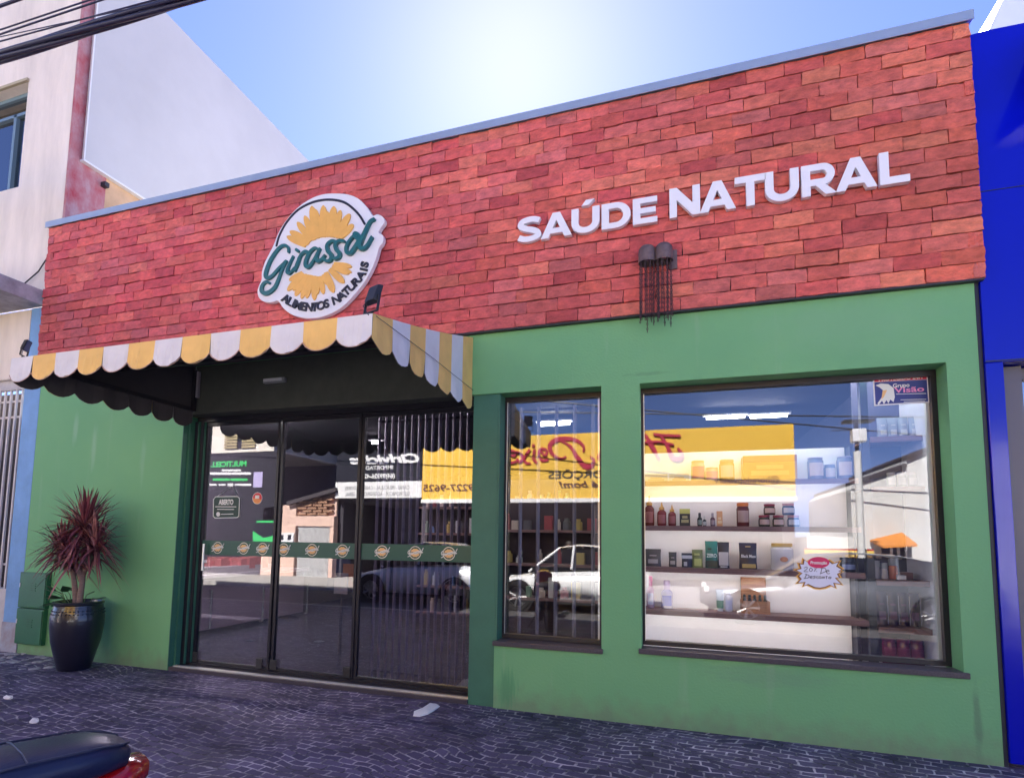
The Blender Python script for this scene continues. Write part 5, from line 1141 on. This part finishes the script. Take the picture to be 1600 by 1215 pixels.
mb = MB(); mb.tube([mp_(1.05,-.12,.42),mp_(1.1,-.16,.25),mp_(.8,-.17,.22),mp_(.3,-.18,.27),mp_(.02,-.19,.36)], [.02,.02,.03,.045,.045], 12); obj('exhaust', mb, chrome, mo, smooth=50)
mb = MB(); mb.tube([mp_(1.36,-.36,.98),mp_(1.38,-.25,1.0),mp_(1.44,-.08,.93),mp_(1.44,.08,.93),mp_(1.38,.25,1.0),mp_(1.36,.36,.98)], .013, 8)
for s_ in (-1,1): mb.tube([mp_(1.33,s_*.42,.975),mp_(1.36,s_*.30,.985)], .018, 8)
hb_ = obj('handlebar', mb, blackm, mo, smooth=50)
for s_ in (-1,1):
    mb = MB(); c = mp_(1.36,s_*.34,1.16); mb.tube([mp_(1.39,s_*.24,1.0),c], .006, 6); mb.lathe(c, [(.01,-.015),(.06,-.012),(.065,0),(.06,.01),(.01,.012)], 18, axis='y'); m_ = obj('mirror', mb, blackm, hb_, smooth=50)
mb = MB(); c = mp_(1.52,0,.88); mb.lathe(c, [(.02,-.08),(.07,-.05),(.09,.0),(.085,.03),(.03,.04)], 20); obj('headlight', mb, blackm, mo, smooth=50)
mb = MB(); vs = []; 
for k in range(9):
    g = R(20)+R(140)*k/8
    for s_ in (-.07,0,.07): vs.append(mp_(1.66,0,.305)+Vector((.335*math.cos(g),s_,.335*math.sin(g)+(.012 if s_==0 else 0))))
mb.add(vs, [(k*3+j,k*3+j+1,k*3+j+4,k*3+j+3) for k in range(8) for j in range(2)]); obj('front_fender', mb, redp, mo, smooth=60)
mb = MB(); vs = []
for k in range(9):
    g = R(15)+R(120)*k/8
    for s_ in (-.07,0,.07): vs.append(mp_(.42,0,.305)+Vector((.34*math.cos(g),s_,.34*math.sin(g))))
mb.add(vs, [(k*3+j,k*3+j+1,k*3+j+4,k*3+j+3) for k in range(8) for j in range(2)]); obj('rear_fender', mb, blackm, mo, smooth=60)
mb = MB(); mb.tube([mp_(.9,.1,.28),mp_(.85,.28,.01)], .012, 8); obj('side_stand', mb, blackm, mo)

# =====================================================================
# CARS across the road (seen mirrored in the glass)
# =====================================================================
cglass = mat('car_window_glass', (.01,.012,.016), .05, spec=.8); carblack = mat('car_trim_black', (.015,.015,.017), .5); rimm = mat('alloy_rim', (.55,.55,.57), .3, metal=.9)
def car(x0, yn, paint, label, L_=4.1, H=1.42, Wd=1.68, zg=-.13):
    """nose at x0 pointing to -x, flank facing the shop at y = yn"""
    t = thing('parked_car', label, 'car', (x0+L_/2, yn-Wd/2, zg), 'cars parked across the road')
    yc = yn-Wd/2
    st = [(0,.32,.55,.60),(.03,.26,.64,.78),(.10,.2,.72,.86),(.22,.18,.80,.93),(.30,.18,.86,.98),(.5,.18,.90,1.0),(.7,.18,.93,1.0),(.86,.2,.95,.98),(.95,.26,.92,.92),(.99,.34,.86,.84),(1.0,.4,.72,.76)]
    mb = MB(); n = 14; vs = []
    for (u, zb, zt, wf_) in st:
        hw = Wd/2*wf_
        for k in range(n):
            g = 2*math.pi*k/n; c, s_ = math.cos(g), math.sin(g)
            vs.append((x0+u*L_, yc+hw*abs(c)**.35*(1 if c > 0 else -1), zg+(zb+zt)/2+(zt-zb)/2*abs(s_)**.55*(1 if s_ > 0 else -1)))
    fs = [(i*n+k, i*n+(k+1)%n, (i+1)*n+(k+1)%n, (i+1)*n+k) for i in range(len(st)-1) for k in range(n)]+[tuple(range(n)), tuple(range((len(st)-1)*n,len(st)*n))]
    mb.add(vs, fs)
    roof = [(.24,.84,.84),(.36,1.20,.74),(.44,H-.05,.70),(.56,H,.70),(.72,H-.03,.70),(.84,1.22,.72),(.92,.95,.80)]
    vs = []
    for (u, z, wf_) in roof: 
        for yy, zz in ((-wf_,z-.0),(-wf_*.9,z+.02),(0,z+.035),(wf_*.9,z+.02),(wf_,z-.0)): vs.append((x0+u*L_, yc+yy*Wd/2, zg+zz))
    mb.add(vs, [(i*5+k,i*5+k+1,(i+1)*5+k+1,(i+1)*5+k) for i in range(len(roof)-1) for k in range(4)])
    # pillars
    for u0, z0, u1, z1 in ((.24,.84,.44,H-.05),(.52,.92,.53,H),(.70,.93,.705,H-.02),(.93,.93,.84,1.24)):
        for s_ in (-1,1): mb.tube([(x0+u0*L_,yc+s_*Wd/2*.86,zg+z0),(x0+u1*L_,yc+s_*Wd/2*.70,zg+z1)], .03, 6)
    body = obj('body', mb, paint, t, smooth=50)
    mb = MB()
    g = [(.27,.88,.84),(.37,1.19,.73),(.45,H-.07,.68),(.83,H-.1,.69),(.90,.95,.80)]
    for s_ in (-1,1): mb.add([(x0+u*L_, yc+s_*Wd/2*w*.985, zg+z) for u, z, w in g], [(0,1,2,3,4)])
    mb.add([(x0+.255*L_,yc-Wd/2*.78,zg+.87),(x0+.255*L_,yc+Wd/2*.78,zg+.87),(x0+.43*L_,yc+Wd/2*.66,zg+H-.06),(x0+.43*L_,yc-Wd/2*.66,zg+H-.06)], [(0,1,2,3)])
    obj('windows', mb, cglass, t)
    for s_ in (-1,1):
        mb = MB(); 
        for u in (.33,.525,.71): mb.tube([(x0+u*L_,yc+s_*(Wd/2+.001),zg+.3),(x0+u*L_,yc+s_*(Wd/2*.985+.004),zg+.6),(x0+(u+.003)*L_,yc+s_*(Wd/2*.93),zg+.86)], .004, 4)
        mb.box((x0+.2*L_,yc+s_*(Wd/2-.03),zg+.20),(x0+.82*L_,yc+s_*(Wd/2+.008),zg+.26))
        obj('side_trim', mb, carblack, t)
        mb = MB(); mb.lathe((x0+.30*L_,yc+s_*(Wd/2+.07),zg+.93), [(.02,-.06),(.075,-.05),(.08,.03),(.02,.07)], 10); obj('wing_mirror', mb, carblack, t, smooth=50)
        mb = MB(); mb.box((x0+.06,yc+s_*Wd/2*.5,zg+.56),(x0+.16,yc+s_*Wd/2*.80,zg+.68)); obj('headlight', mb, mat('headlight_lens', (.8,.82,.85), .1), t, bevel=.02)
    for u in (.175,.80):
        for s_ in (-1,1):
            c = Vector((x0+u*L_, yc+s_*(Wd/2-.085), zg+.31)); 
            mb = MB(); mb.lathe(c, [(.215,-.09),(.29,-.095),(.31,-.07),(.31,.07),(.29,.095),(.215,.09),(.215,-.09)], 28, axis='y', cap=False); w = obj('wheel', mb, tyre, t, smooth=50)
            mb = MB(); mb.lathe(c+Vector((0,s_*.02,0)), [(.2,-.02),(.214,-.03),(.214,.03),(.2,.04),(.2,-.02)], 28, axis='y', cap=False); mb.lathe(c+Vector((0,s_*.05,0)), [(.05,-.02),(.05,.02)], 12, axis='y')
            for k in range(7): g_ = 2*math.pi*k/7; d_ = Vector((math.cos(g_),0,math.sin(g_))); mb.tube([c+d_*.03+Vector((0,s_*.07,0)), c+d_*.205+Vector((0,s_*.06,0))], [.022,.03], 6)
            obj('rim', mb, rimm, w)
            mb = MB(); mb.lathe((c.x,yc+s_*(Wd/2-.06),c.z), [(.30,-.05),(.36,-.05),(.36,.062),(.33,.063),(.30,.03)], 28, axis='y', cap=False); mb.lathe((c.x,yc+s_*(Wd/2-.15),c.z), [(.33,0),(.33,.01)], 20, axis='y'); obj('wheel_arch', mb, carblack, t)
    return t
gp = mat('grey_car_paint', (.13,.14,.17), .3, metal=.2, coat=.7)
wp = mat('white_car_paint', (.78,.79,.82), .25, coat=.6); sp_ = mat('silver_car_paint', (.70,.72,.78), .28, metal=.1, coat=.6)
car(-3.85,-6.75,wp,'white hatchback mirrored in the narrow window', L_=3.35)
car(-7.45,-6.75,sp_,'silver car mirrored in the right glass door', L_=3.4)
car(.45,-6.75,gp,'grey car whose nose and roofline are mirrored over the lowest shelves of the wide window', L_=4.75, H=1.36)

# =====================================================================
# THE OTHER SIDE OF THE STREET (seen mirrored in the glass)
# =====================================================================
VY = 12.0; OY = 2*GY-VY            # -11.6
fish = thing('fish_shop', 'shop across the street with a long yellow fascia, mirrored in the windows', 'shop', (-2.5,OY-2,0))
fx0, fx1 = opp(660,740,VY).x, opp(1241,700,VY).x
zt_, zb2 = 4.62, 2.66
yel = mat('yellow_sign_panel', (.82,.50,.06), .5, var=.05)
mb = MB(); mb.box((fx0,OY-.25,zb2),(fx1,OY,zt_)); obj('fascia', mb, yel, fish)
mb = MB(); mb.box((fx0-.0,OY-.3,zb2-.12),(fx1+.02,OY+.06,zb2-.002)); obj('fascia_trim', mb, M['white'], fish)
mb = MB(); mb.box((fx0,OY-6,0),(fx1,OY-5.8,4.3)); mb.box((fx0,OY-6,4.0),(fx1,OY-.26,4.2)); mb.box((fx0,OY-5.8,0),(fx0+.2,OY-.3,3.9)); mb.box((fx1-.2,OY-5.8,0),(fx1,OY-.3,3.9)); 
for x in (fx0+.1, -2.2, fx1-.25): mb.box((x-.1,OY-.28,0),(x+.12,OY-.02,2.5))
obj('dark_interior', mb, mat('shop_interior_far', (.05,.04,.05), .9), fish)
redtx = mat('dark_red_lettering', (.42,.012,.05), .5); brn = mat('brown_lettering', (.09,.02,.005), .5); YT = OY+.012
def O(px, py): p = opp(px, py, VY-.012); return (p.x, p.z)
def C8(x, y): return O(600+x/4.4444, 600+y/4.4444)
def C1(x, y): return O(980+x/4.339, 560+y/4.339)
mb = MB(); yy = YT+.02
for pts, w in (([C8(1215,385),C8(1290,430),(C8(1345,510)),C8(1395,570),C8(1440,568),C8(1458,530),C8(1435,505)],(.06,.15)), ([C8(1385,465),C8(1385,430),C8(1340,392),C8(1265,378),C8(1190,390),C8(1152,430),C8(1170,485),C8(1225,518),C8(1262,505)],(.06,.14)),
               ([C8(1095,470),C8(1120,500),C8(1130,460),C8(1090,450),C8(1075,490),C8(1100,530),C8(1135,525)],.075), ([C8(1045,460),C8(1040,520),C8(1060,545)],.075), ([C8(1040,425),C8(1036,430)],.08), ([C8(1010,460),C8(980,500),C8(945,540),C8(925,525)],.075), ([C8(925,470),C8(955,490),C8(985,545),C8(1010,550)],.07), ([C8(870,485),C8(905,500),C8(910,470),C8(875,465),C8(858,500),C8(875,545),C8(915,540)],.075),
               ([C1(125,520),C1(165,590),C1(215,680)],(.07,.14)), ([C1(355,525),C1(270,522),C1(185,515)],.07), ([C1(225,520),C1(270,590),C1(300,660),C1(345,682),C1(375,655),C1(345,612)],(.07,.15)), ([C1(310,585),C1(220,565),C1(110,570)],.06),
               ([C8(1600,470),C8(1510,478),C8(1488,510)],.08), ([O(952,690),O(944,722),O(958,735),O(968,710),O(950,705)],.075), ([O(985,712),O(975,705),O(968,728),O(980,735),O(990,718),O(985,712)],.075), ([O(1003,712),O(998,738)],.075), ([O(1003,712),O(992,707)],.07)):
    stroke(mb, pts, w, yy, YT-.01, n=4); yy += .003
obj('red_lettering', mb, redtx, fish)
mb = MB(); put_text(mb, 'PORÇÕES', O(955,740)[0], O(857,740)[0], O(900,747)[1], O(900,735)[1], YT, bold=.01); obj('brown_lettering', mb, M['ink'], fish)
mb = MB(); put_text(mb, 'Isca é bom!', O(975,760)[0], O(873,760)[0], O(900,762)[1], O(900,751)[1], YT, bold=.03, shear=.3)
put_text(mb, '@horadopeixerv', O(1218,751)[0], O(1116,751)[0], O(1170,754)[1], O(1170,744)[1], YT, bold=.015); put_text(mb, '(64)99227-9625', O(782,762)[0], O(661,762)[0], O(700,767)[1], O(700,756)[1], YT, bold=.02); obj('small_lettering', mb, brn, fish)
ph = thing('phone_shop', 'black fronted shop with white lettering beside the yellow fascia, mirrored in the glass doors', 'shop', (-9.5,OY-2,0))
bx0 = opp(526,740,VY).x; blk = mat('black_sign_panel', (.012,.012,.02), .4)
mb = MB(); mb.box((bx0,OY-.25,3.27),(fx0-.005,OY,4.9)); obj('fascia', mb, blk, ph)
mb = MB(); mb.box((bx0,OY-.24,2.72),(fx0-.005,OY+.02,3.265)); obj('white_strip', mb, M['white'], ph)
mb = MB(); mb.box((bx0,OY-5,0),(fx0-.01,OY-4.8,3.2)); mb.box((bx0,OY-4.8,0),(bx0+.15,OY-.3,2.6)); mb.box((bx0,OY-4.8,2.6),(fx0-.01,OY-.3,2.7)); obj('dark_interior', mb, mat('shop_interior_far2', (.05,.045,.06), .9), ph)
mb = MB(); x0_, x1_ = O(655,720)[0], O(546,720)[0]
put_text(mb, 'Cirlvicius', x0_, x1_, O(600,724)[1], O(600,709)[1], YT, bold=.05, shear=.25)
put_text(mb, 'IMPORTADOS', O(614,732)[0], O(560,732)[0], O(590,733.5)[1], O(590,727)[1], YT, bold=.02); put_text(mb, '(64)99326-4208', O(617,744)[0], O(560,744)[0], O(590,747)[1], O(590,739.5)[1], YT, bold=.04)
obj('white_lettering', mb, M['white'], ph)
mb = MB(); put_text(mb, 'CAPAS - PELICULAS - CARREGADORES', O(640,760)[0], O(540,760)[0], O(590,764.5)[1], O(590,758.5)[1], YT+.022, bold=.0); put_text(mb, 'ELETRONICOS - ACESSORIOS EM GERAL', O(640,770)[0], O(540,770)[0], O(590,774)[1], O(590,768)[1], YT+.022); obj('grey_lettering', mb, mat('grey_lettering', (.35,.35,.36), .6), ph)
# gabled house with brick and gate
hs = thing('gabled_house', 'low pink house with brick gable and barred gate, mirrored in the middle door', 'house', (-13,OY-2,0))
hx0, hx1 = opp(463,800,VY).x, bx0-.02; pk = mat('pink_render', (.72,.50,.42), .8, var=.15)
hz = lambda py: O(520,py)[1]
mb = MB(); g0 = hz(806); mb.prism([(hx0-1.4,0),(hx0,0),(hx0,g0-.35),(hx1,g0-.35),(hx1,g0),(hx0-.0,g0),(hx0-.0,hz(786)),(hx0-.35,hz(788)),(hx0-1.4,hz(793))], OY-.25, OY); mb.box((hx0,OY-.2,g0),(hx1,OY-.1,g0+.02)); mb.box((hx1-.15,OY-.25,0),(hx1,OY,g0-.36)); obj('wall', mb, pk, hs)
bk = mat('gable_brick', (.40,.22,.14), .9, var=.3, vscale=5)
mb = MB(); r_ = 6; gz1 = hz(778)
for j in range(r_):
    z0 = g0+.04+j*(gz1-g0)/r_; xx0 = hx0+.05+max(0,j-1)*.0
    x = xx0 - (.2 if j % 2 else 0)
    while x < hx1-.3:
        top_z = g0 + (hz(783)-g0) + (x-hx0)/(hx1-hx0)*(hz(771)-hz(783))+.1
        if x > hx0-.01 and z0+.12 < top_z: mb.box((x,OY-.12,z0),(x+.36,OY-.005,z0+(gz1-g0)/r_*.62))
        x += .42
obj('brick_gable', mb, bk, hs)
mb = MB(); mb.prism([(hx0-.02,g0),(hx1,g0),(hx1,hz(768)),(hx0-.02,hz(788))], OY-.22, OY-.13); obj('gable_wall', mb, pk, hs)
mb = MB(); mb.prism([(hx0-.3,hz(789)),(hx1+.1,hz(768)),(hx1+.1,hz(762)),(hx0-.3,hz(783))], OY-3, OY+.15); obj('roof', mb, mat('dark_roof_tiles', (.06,.05,.06), .9), hs)
mb = MB(); 
for k in range(26): x = hx0+.1+(hx1-hx0-.3)*k/25; mb.box((x-.012,OY-.1,0),(x+.012,OY-.08,g0-.42))
mb.box((hx0+.05,OY-.11,g0-.44),(hx1-.16,OY-.07,g0-.36)); obj('gate', mb, M['white'], hs)
mb = MB(); mb.box((hx0,OY-1.5,0),(hx1,OY-1.4,g0)); obj('dark_interior', mb, blk, hs)
mb = MB(); 
for px in (442,454): p = O(px,840); mb.box((p[0]-.16,OY,p[1]-.18),(p[0]+.16,OY+.05,p[1]+.18))
obj('meter', mb, M['white'], hs); mb = MB()
for px in (442,454): p = O(px,839); mb.box((p[0]-.07,OY+.051,p[1]-.09),(p[0]+.07,OY+.06,p[1]+.09))
obj('meter_dial', mb, blk, hs)
# MULTICELL
mc = thing('repair_shop', 'black panelled shop with green lettering below a white wall, mirrored in the left door', 'shop', (-18,OY-3,0))
mx0, mx1 = opp(300,760,VY).x, opp(434,760,VY).x
mb = MB(); mb.box((mx0-4,OY-.25,1.0),(mx1,OY,O(380,707)[1])); mb.box((mx0-4,OY-.24,0),(mx1,OY-.02,.999)); obj('panel', mb, mat('charcoal_panel', (.014,.013,.02), .5), mc)
mb = MB(); mb.box((mx0-6,OY-4,O(380,706)[1]),(mx1-.25,OY-.02,9.5)); obj('upper_wall', mb, mat('warm_white_render', (.76,.70,.64), .8), mc)
mb = MB(); put_text(mb, 'MULTICELL', O(386,720)[0], O(330,722)[0], O(360,729)[1], O(360,720)[1], YT, bold=.05)
for a_, b_, yy in ((386,362,749),(358,334,749)): stroke(mb, [O(a_,yy),O((a_+b_)/2,yy),O(b_,yy)], .09, YT, YT-.01, n=1)
gm_ = mat('bright_green_lettering', (.04,.55,.14), .5); obj('green_lettering', mb, gm_, mc)
mb = MB()
for a_, b_, yy, w in ((376,348,734.5,.07),(391,364,739.5,.09),(361,325,739.5,.09),(392,380,757,.08),(378,368,757,.07),(352,343,757,.07),(338,326,757,.07),(363,358,757,.12)): stroke(mb, [O(a_,yy),O((a_+b_)/2,yy),O(b_,yy)], w, YT, YT-.01, n=1)
obj('small_lettering', mb, M['white'], mc)
mb = MB(); mb.box((O(411,740)[0],OY+.001,O(405,761)[1]),(O(397,740)[0],OY+.012,O(405,737)[1])); obj('phone_picture', mb, mat('lilac_print', (.45,.40,.65), .5), mc)
mb = MB(); mb.box((O(430,815)[0],OY+.001,O(405,846)[1]),(O(396,840)[0],OY+.012,O(405,812)[1])); obj('lower_board', mb, blk, mc)
mb = MB(); mb.prism([O(396,846),O(430,846),O(430,836),O(412,840),O(396,829)], OY+.013, OY+.02); mb.box((O(430,815)[0],OY+.013,O(405,816)[1]),(O(400,840)[0],OY+.02,O(405,813)[1])); obj('green_swoosh', mb, gm_, mc)
wn = MB(); p0, p1 = O(354,706), O(396,690); wn.box((p1[0],OY-.015,p0[1]+.1),(p0[0],OY+.0,p0[1]+1.1)); w_ = obj('window', wn, blk, mc)
mb = MB(); sh_ = mat('beige_shutter', (.42,.34,.20), .8)
for x0, x1 in ((p0[0]-.1,p0[0]+.5),(p1[0]-.5,p1[0]+.1)):
    for k in range(9): mb.box((x0,OY+.001,p0[1]+.12+k*.11),(x1,OY+.03,p0[1]+.12+k*.11+.08))
obj('shutter', mb, sh_, mc)
gb = thing('grey_tower_block', 'tall grey blue facade mirrored above the pink house', 'building', (-14,OY-6,0))
mb = MB(); mb.box((-27,OY-9,0),(bx0+1.3,OY-4,13)); obj('wall', mb, mat('grey_blue_render', (.10,.11,.17), .8, var=.15), gb); mb = MB(); mb.box((mx1+.9,OY-4,0),(mx1+1.4,OY-3.9,12.9)); mb.box((mx1+2.0,OY-4,0),(mx1+2.3,OY-3.9,12.9)); obj('pier', mb, mat('pale_grey_pier', (.22,.23,.26), .8), gb)
# white sloped building and things right of the fish shop
ws = thing('white_warehouse', 'white walled warehouse with rising parapet mirrored at the right of the wide window', 'building', (6,OY-3,0))
p = lambda a, b: O(a, b)
mb = MB(); mb.prism([(fx1+.25,0),(9.5,0),(9.5,O(1480,690)[1]),O(1452,703),O(1418,718),O(1417,729),O(1344,753),(fx1+1.3,O(1316,764)[1]),(fx1+1.3,1.6),(fx1+.25,1.6)], OY-5, OY-.1); obj('wall', mb, mat('whitewash', (.72,.72,.72), .8, var=.12, vscale=1), ws)
mb = MB(); a_, b_, c_, d_ = O(1344,753), O(1417,729), O(1418,718), O(1480,692)
for q, s_ in ((a_,b_),(c_,d_)): mb.prism([q,s_,(s_[0],s_[1]+.10),(q[0],q[1]+.10)], OY-5.1, OY+.0)
obj('coping', mb, mat('dark_coping', (.05,.04,.05), .8), ws)
mb = MB(); mb.box((O(1378,836)[0],OY-.099,0),(O(1425,836)[0],OY-.05,O(1400,845)[1])); obj('doorway', mb, blk, ws)
mb = MB(); 
for px in (1391,1402,1414): mb.box((O(px,850)[0],OY-.049,0),(O(px+4,850)[0],OY-.02,O(1400,845)[1]))
obj('door_frame', mb, M['white'], ws)
aw2 = thing('orange_awning', 'small orange awning over the warehouse doorway, mirrored', 'awning', (5.3,OY,2))
mb = MB(); u, v = O(1360,843), O(1410,834); mb.add([(u[0],OY-.04,u[1]),(v[0],OY-.04,v[1]+.05),(v[0],OY+.9,v[1]-.25),(u[0],OY+.9,u[1]-.15),(u[0],OY-.04,u[1]-.05),(v[0],OY-.04,v[1]),(v[0],OY+.9,v[1]-.3),(u[0],OY+.9,u[1]-.2)], [(0,1,2,3),(4,7,6,5),(0,4,5,1),(1,5,6,2),(2,6,7,3),(3,7,4,0)]); obj('cloth', mb, mat('orange_cloth', (.75,.28,.05), .8), aw2)
es_ = thing('parking_sign', 'yellow and red ESTACIONAMENTO banner mirrored behind the starburst card', 'sign', (3.9,OY+.1,1))
YE = 11.0; 
def O2(px, py): q = opp(px, py, YE); return (q.x, q.z)
ye = 2*GY-YE; e0_, e1_ = O2(1366,875), O2(1257,860)
mb = MB(); mb.box((e1_[0],ye-.05,e0_[1]),(e0_[0],ye,O2(1300,859)[1])); obj('board', mb, mat('banner_yellow', (.85,.62,.12), .6), es_)
mb = MB(); mb.box((e1_[0],ye-.05,O2(1300,859)[1]+.002),(e0_[0],ye,O2(1300,856.5)[1])); obj('red_edge', mb, redp, es_)
mb = MB(); put_text(mb, 'ESTACIONAMENTO', O2(1364,868)[0], O2(1260,868)[0], O2(1300,870)[1], O2(1300,864)[1], ye+.01, bold=.04); obj('lettering', mb, brn, es_)
mb = MB(); mb.tube([(e1_[0]+.1,ye-.06,0),(e1_[0]+.1,ye-.06,e0_[1]+.2)], .03); mb.tube([(e0_[0]-.1,ye-.06,0),(e0_[0]-.1,ye-.06,e0_[1]+.2)], .03); obj('leg', mb, M['steel'], es_)
po = thing('utility_pole', 'white painted pole with a box on top, mirrored in the wide window', 'pole', (opp(1339,800,9.2).x,2*GY-9.2,0))
b0 = opp(1339,700,9.2); mb = MB(); mb.tube([(b0.x,b0.y,0),(b0.x,b0.y,opp(1339,705,9.2).z)], .07, 12); obj('shaft', mb, mat('pole_white', (.75,.75,.75), .6), po)
zz = opp(1341,690,9.2).z; mb = MB(); mb.tube([(b0.x,b0.y,opp(1339,705,9.2).z),(b0.x,b0.y,opp(1339,660,9.2).z)], .035, 10); obj('neck', mb, M['dark'], po)
mb = MB(); u, v = opp(1331,691,9.2), opp(1352,670,9.2); mb.box((u.x,u.y-.15,u.z),(v.x,u.y+.1,v.z)); obj('box', mb, M['white'], po, bevel=.02)
mb = MB(); v = opp(1340,660,9.2); mb.box((v.x-.28,v.y-.14,v.z),(v.x+.28,v.y+.14,v.z+.05)); mb.tube([(v.x-.5,v.y,opp(1320,672,9.2).z),(v.x,v.y,opp(1320,672,9.2).z)], .012, 6); obj('lamp_plate', mb, M['dark'], po)
mb = MB(); 
for k, (a_, b_) in enumerate((((560,600),(1000,640)),((560,640),(1000,646)))):
    u, v = opp(a_[0],a_[1],10.5), opp(b_[0],b_[1],10.5); d_ = (v-u); pts = [u-d_*2+Vector((0,0,0)), u, v, v+d_*2]; m2 = MB(); m2.tube(pts, .02, 6)
    tag(obj('street_cable', m2, M['ink']), ('higher' if k == 0 else 'lower')+' street cable mirrored in the sky of the narrow window', 'cable')

# woman standing behind the white hatchback (only her head shows over the roof, mirrored)
hp = opp(889,853,10.2); HB = Vector((hp.x, hp.y, 0)); HH = hp.z+.10
pe = thing('person', 'person with dark hair in a dark shirt standing beyond the white hatchback, mirrored', 'person', HB)
import bmesh
def skin(name, nodes, edges, m, par):
    me = bpy.data.meshes.new(name); o0 = origin_of(par); me.from_pydata([Vector(n[0])-o0+HB for n in nodes], edges, []); me.materials.append(m)
    o = bpy.data.objects.new(name, me); S.collection.objects.link(o); o.parent = par
    sk = o.modifiers.new('skin', 'SKIN'); 
    for i, n in enumerate(nodes): me.skin_vertices[0].data[i].radius = (n[1], n[1]*(n[2] if len(n) > 2 else 1)); me.skin_vertices[0].data[i].use_root = (i == 0)
    sb_ = o.modifiers.new('sub', 'SUBSURF'); sb_.levels = 2; sb_.render_levels = 2; return o
k_ = HH/1.65
nd = [((0,0,.92),.13,.8),((0,0,1.12),.12,.8),((0,0,1.32),.15,.7),((0,0,1.42),.06,1),((0,.02,1.52),.085,1.1),((0,.01,1.60),.07,1.1),
 ((.18,0,1.34),.05),((.22,.0,1.08),.04),((.22,.06,.86),.03),((.22,.08,.78),.028),((-.18,0,1.34),.05),((-.22,.0,1.08),.04),((-.22,.06,.86),.03),((-.22,.08,.78),.028),
 ((.09,0,.80),.09),((.09,0,.46),.06),((.09,-.02,.08),.045),((.09,.14,.04),.035),((-.09,0,.80),.09),((-.09,0,.46),.06),((-.09,-.02,.08),.045),((-.09,.14,.04),.035)]
nd = [(tuple(c*k_ for c in n[0]),)+tuple([n[1]*k_]+list(n[2:])) for n in nd]
skn = mat('skin', (.42,.22,.16), .55)
skin('body', nd, [(0,1),(1,2),(2,3),(3,4),(4,5),(2,6),(6,7),(7,8),(8,9),(2,10),(10,11),(11,12),(12,13),(0,14),(14,15),(15,16),(16,17),(0,18),(18,19),(19,20),(20,21)], skn, pe)
mb = MB(); hc = HB+Vector((0,-.005,1.585*k_)); mb.lathe(hc, [(.02,.10),(.07,.085),(.105,.03),(.11,-.03),(.10,-.12),(.06,-.16)], 16); 
mb.v = [Vector((v.x, hc.y+(v.y-hc.y)*(.55 if v.y > hc.y else 1), v.z)) for v in mb.v]; obj('hair', mb, mat('dark_hair', (.02,.012,.01), .6), pe, smooth=60)
mb = MB(); mb.lathe(HB, [(.17*k_,.88*k_),(.155*k_,1.1*k_),(.19*k_,1.32*k_),(.10*k_,1.42*k_)], 16); mb.v = [Vector((v.x, HB.y+(v.y-HB.y)*.75, v.z)) for v in mb.v]; obj('shirt', mb, mat('dark_shirt', (.05,.03,.05), .9), pe, smooth=60)
mb = MB(); c = HB+Vector((0,.098*k_,1.54*k_)); mb.tube([c, c+Vector((0,.025,-.02))], .012, 6); obj('nose', mb, skn, pe, smooth=60)
mb = MB()
for s_ in (-1,1): mb.lathe(HB+Vector((s_*.032*k_,.088*k_,1.562*k_)), [(.003,-.008),(.011,0),(.003,.008)], 8)
obj('eyes', mb, M['ink'], pe)
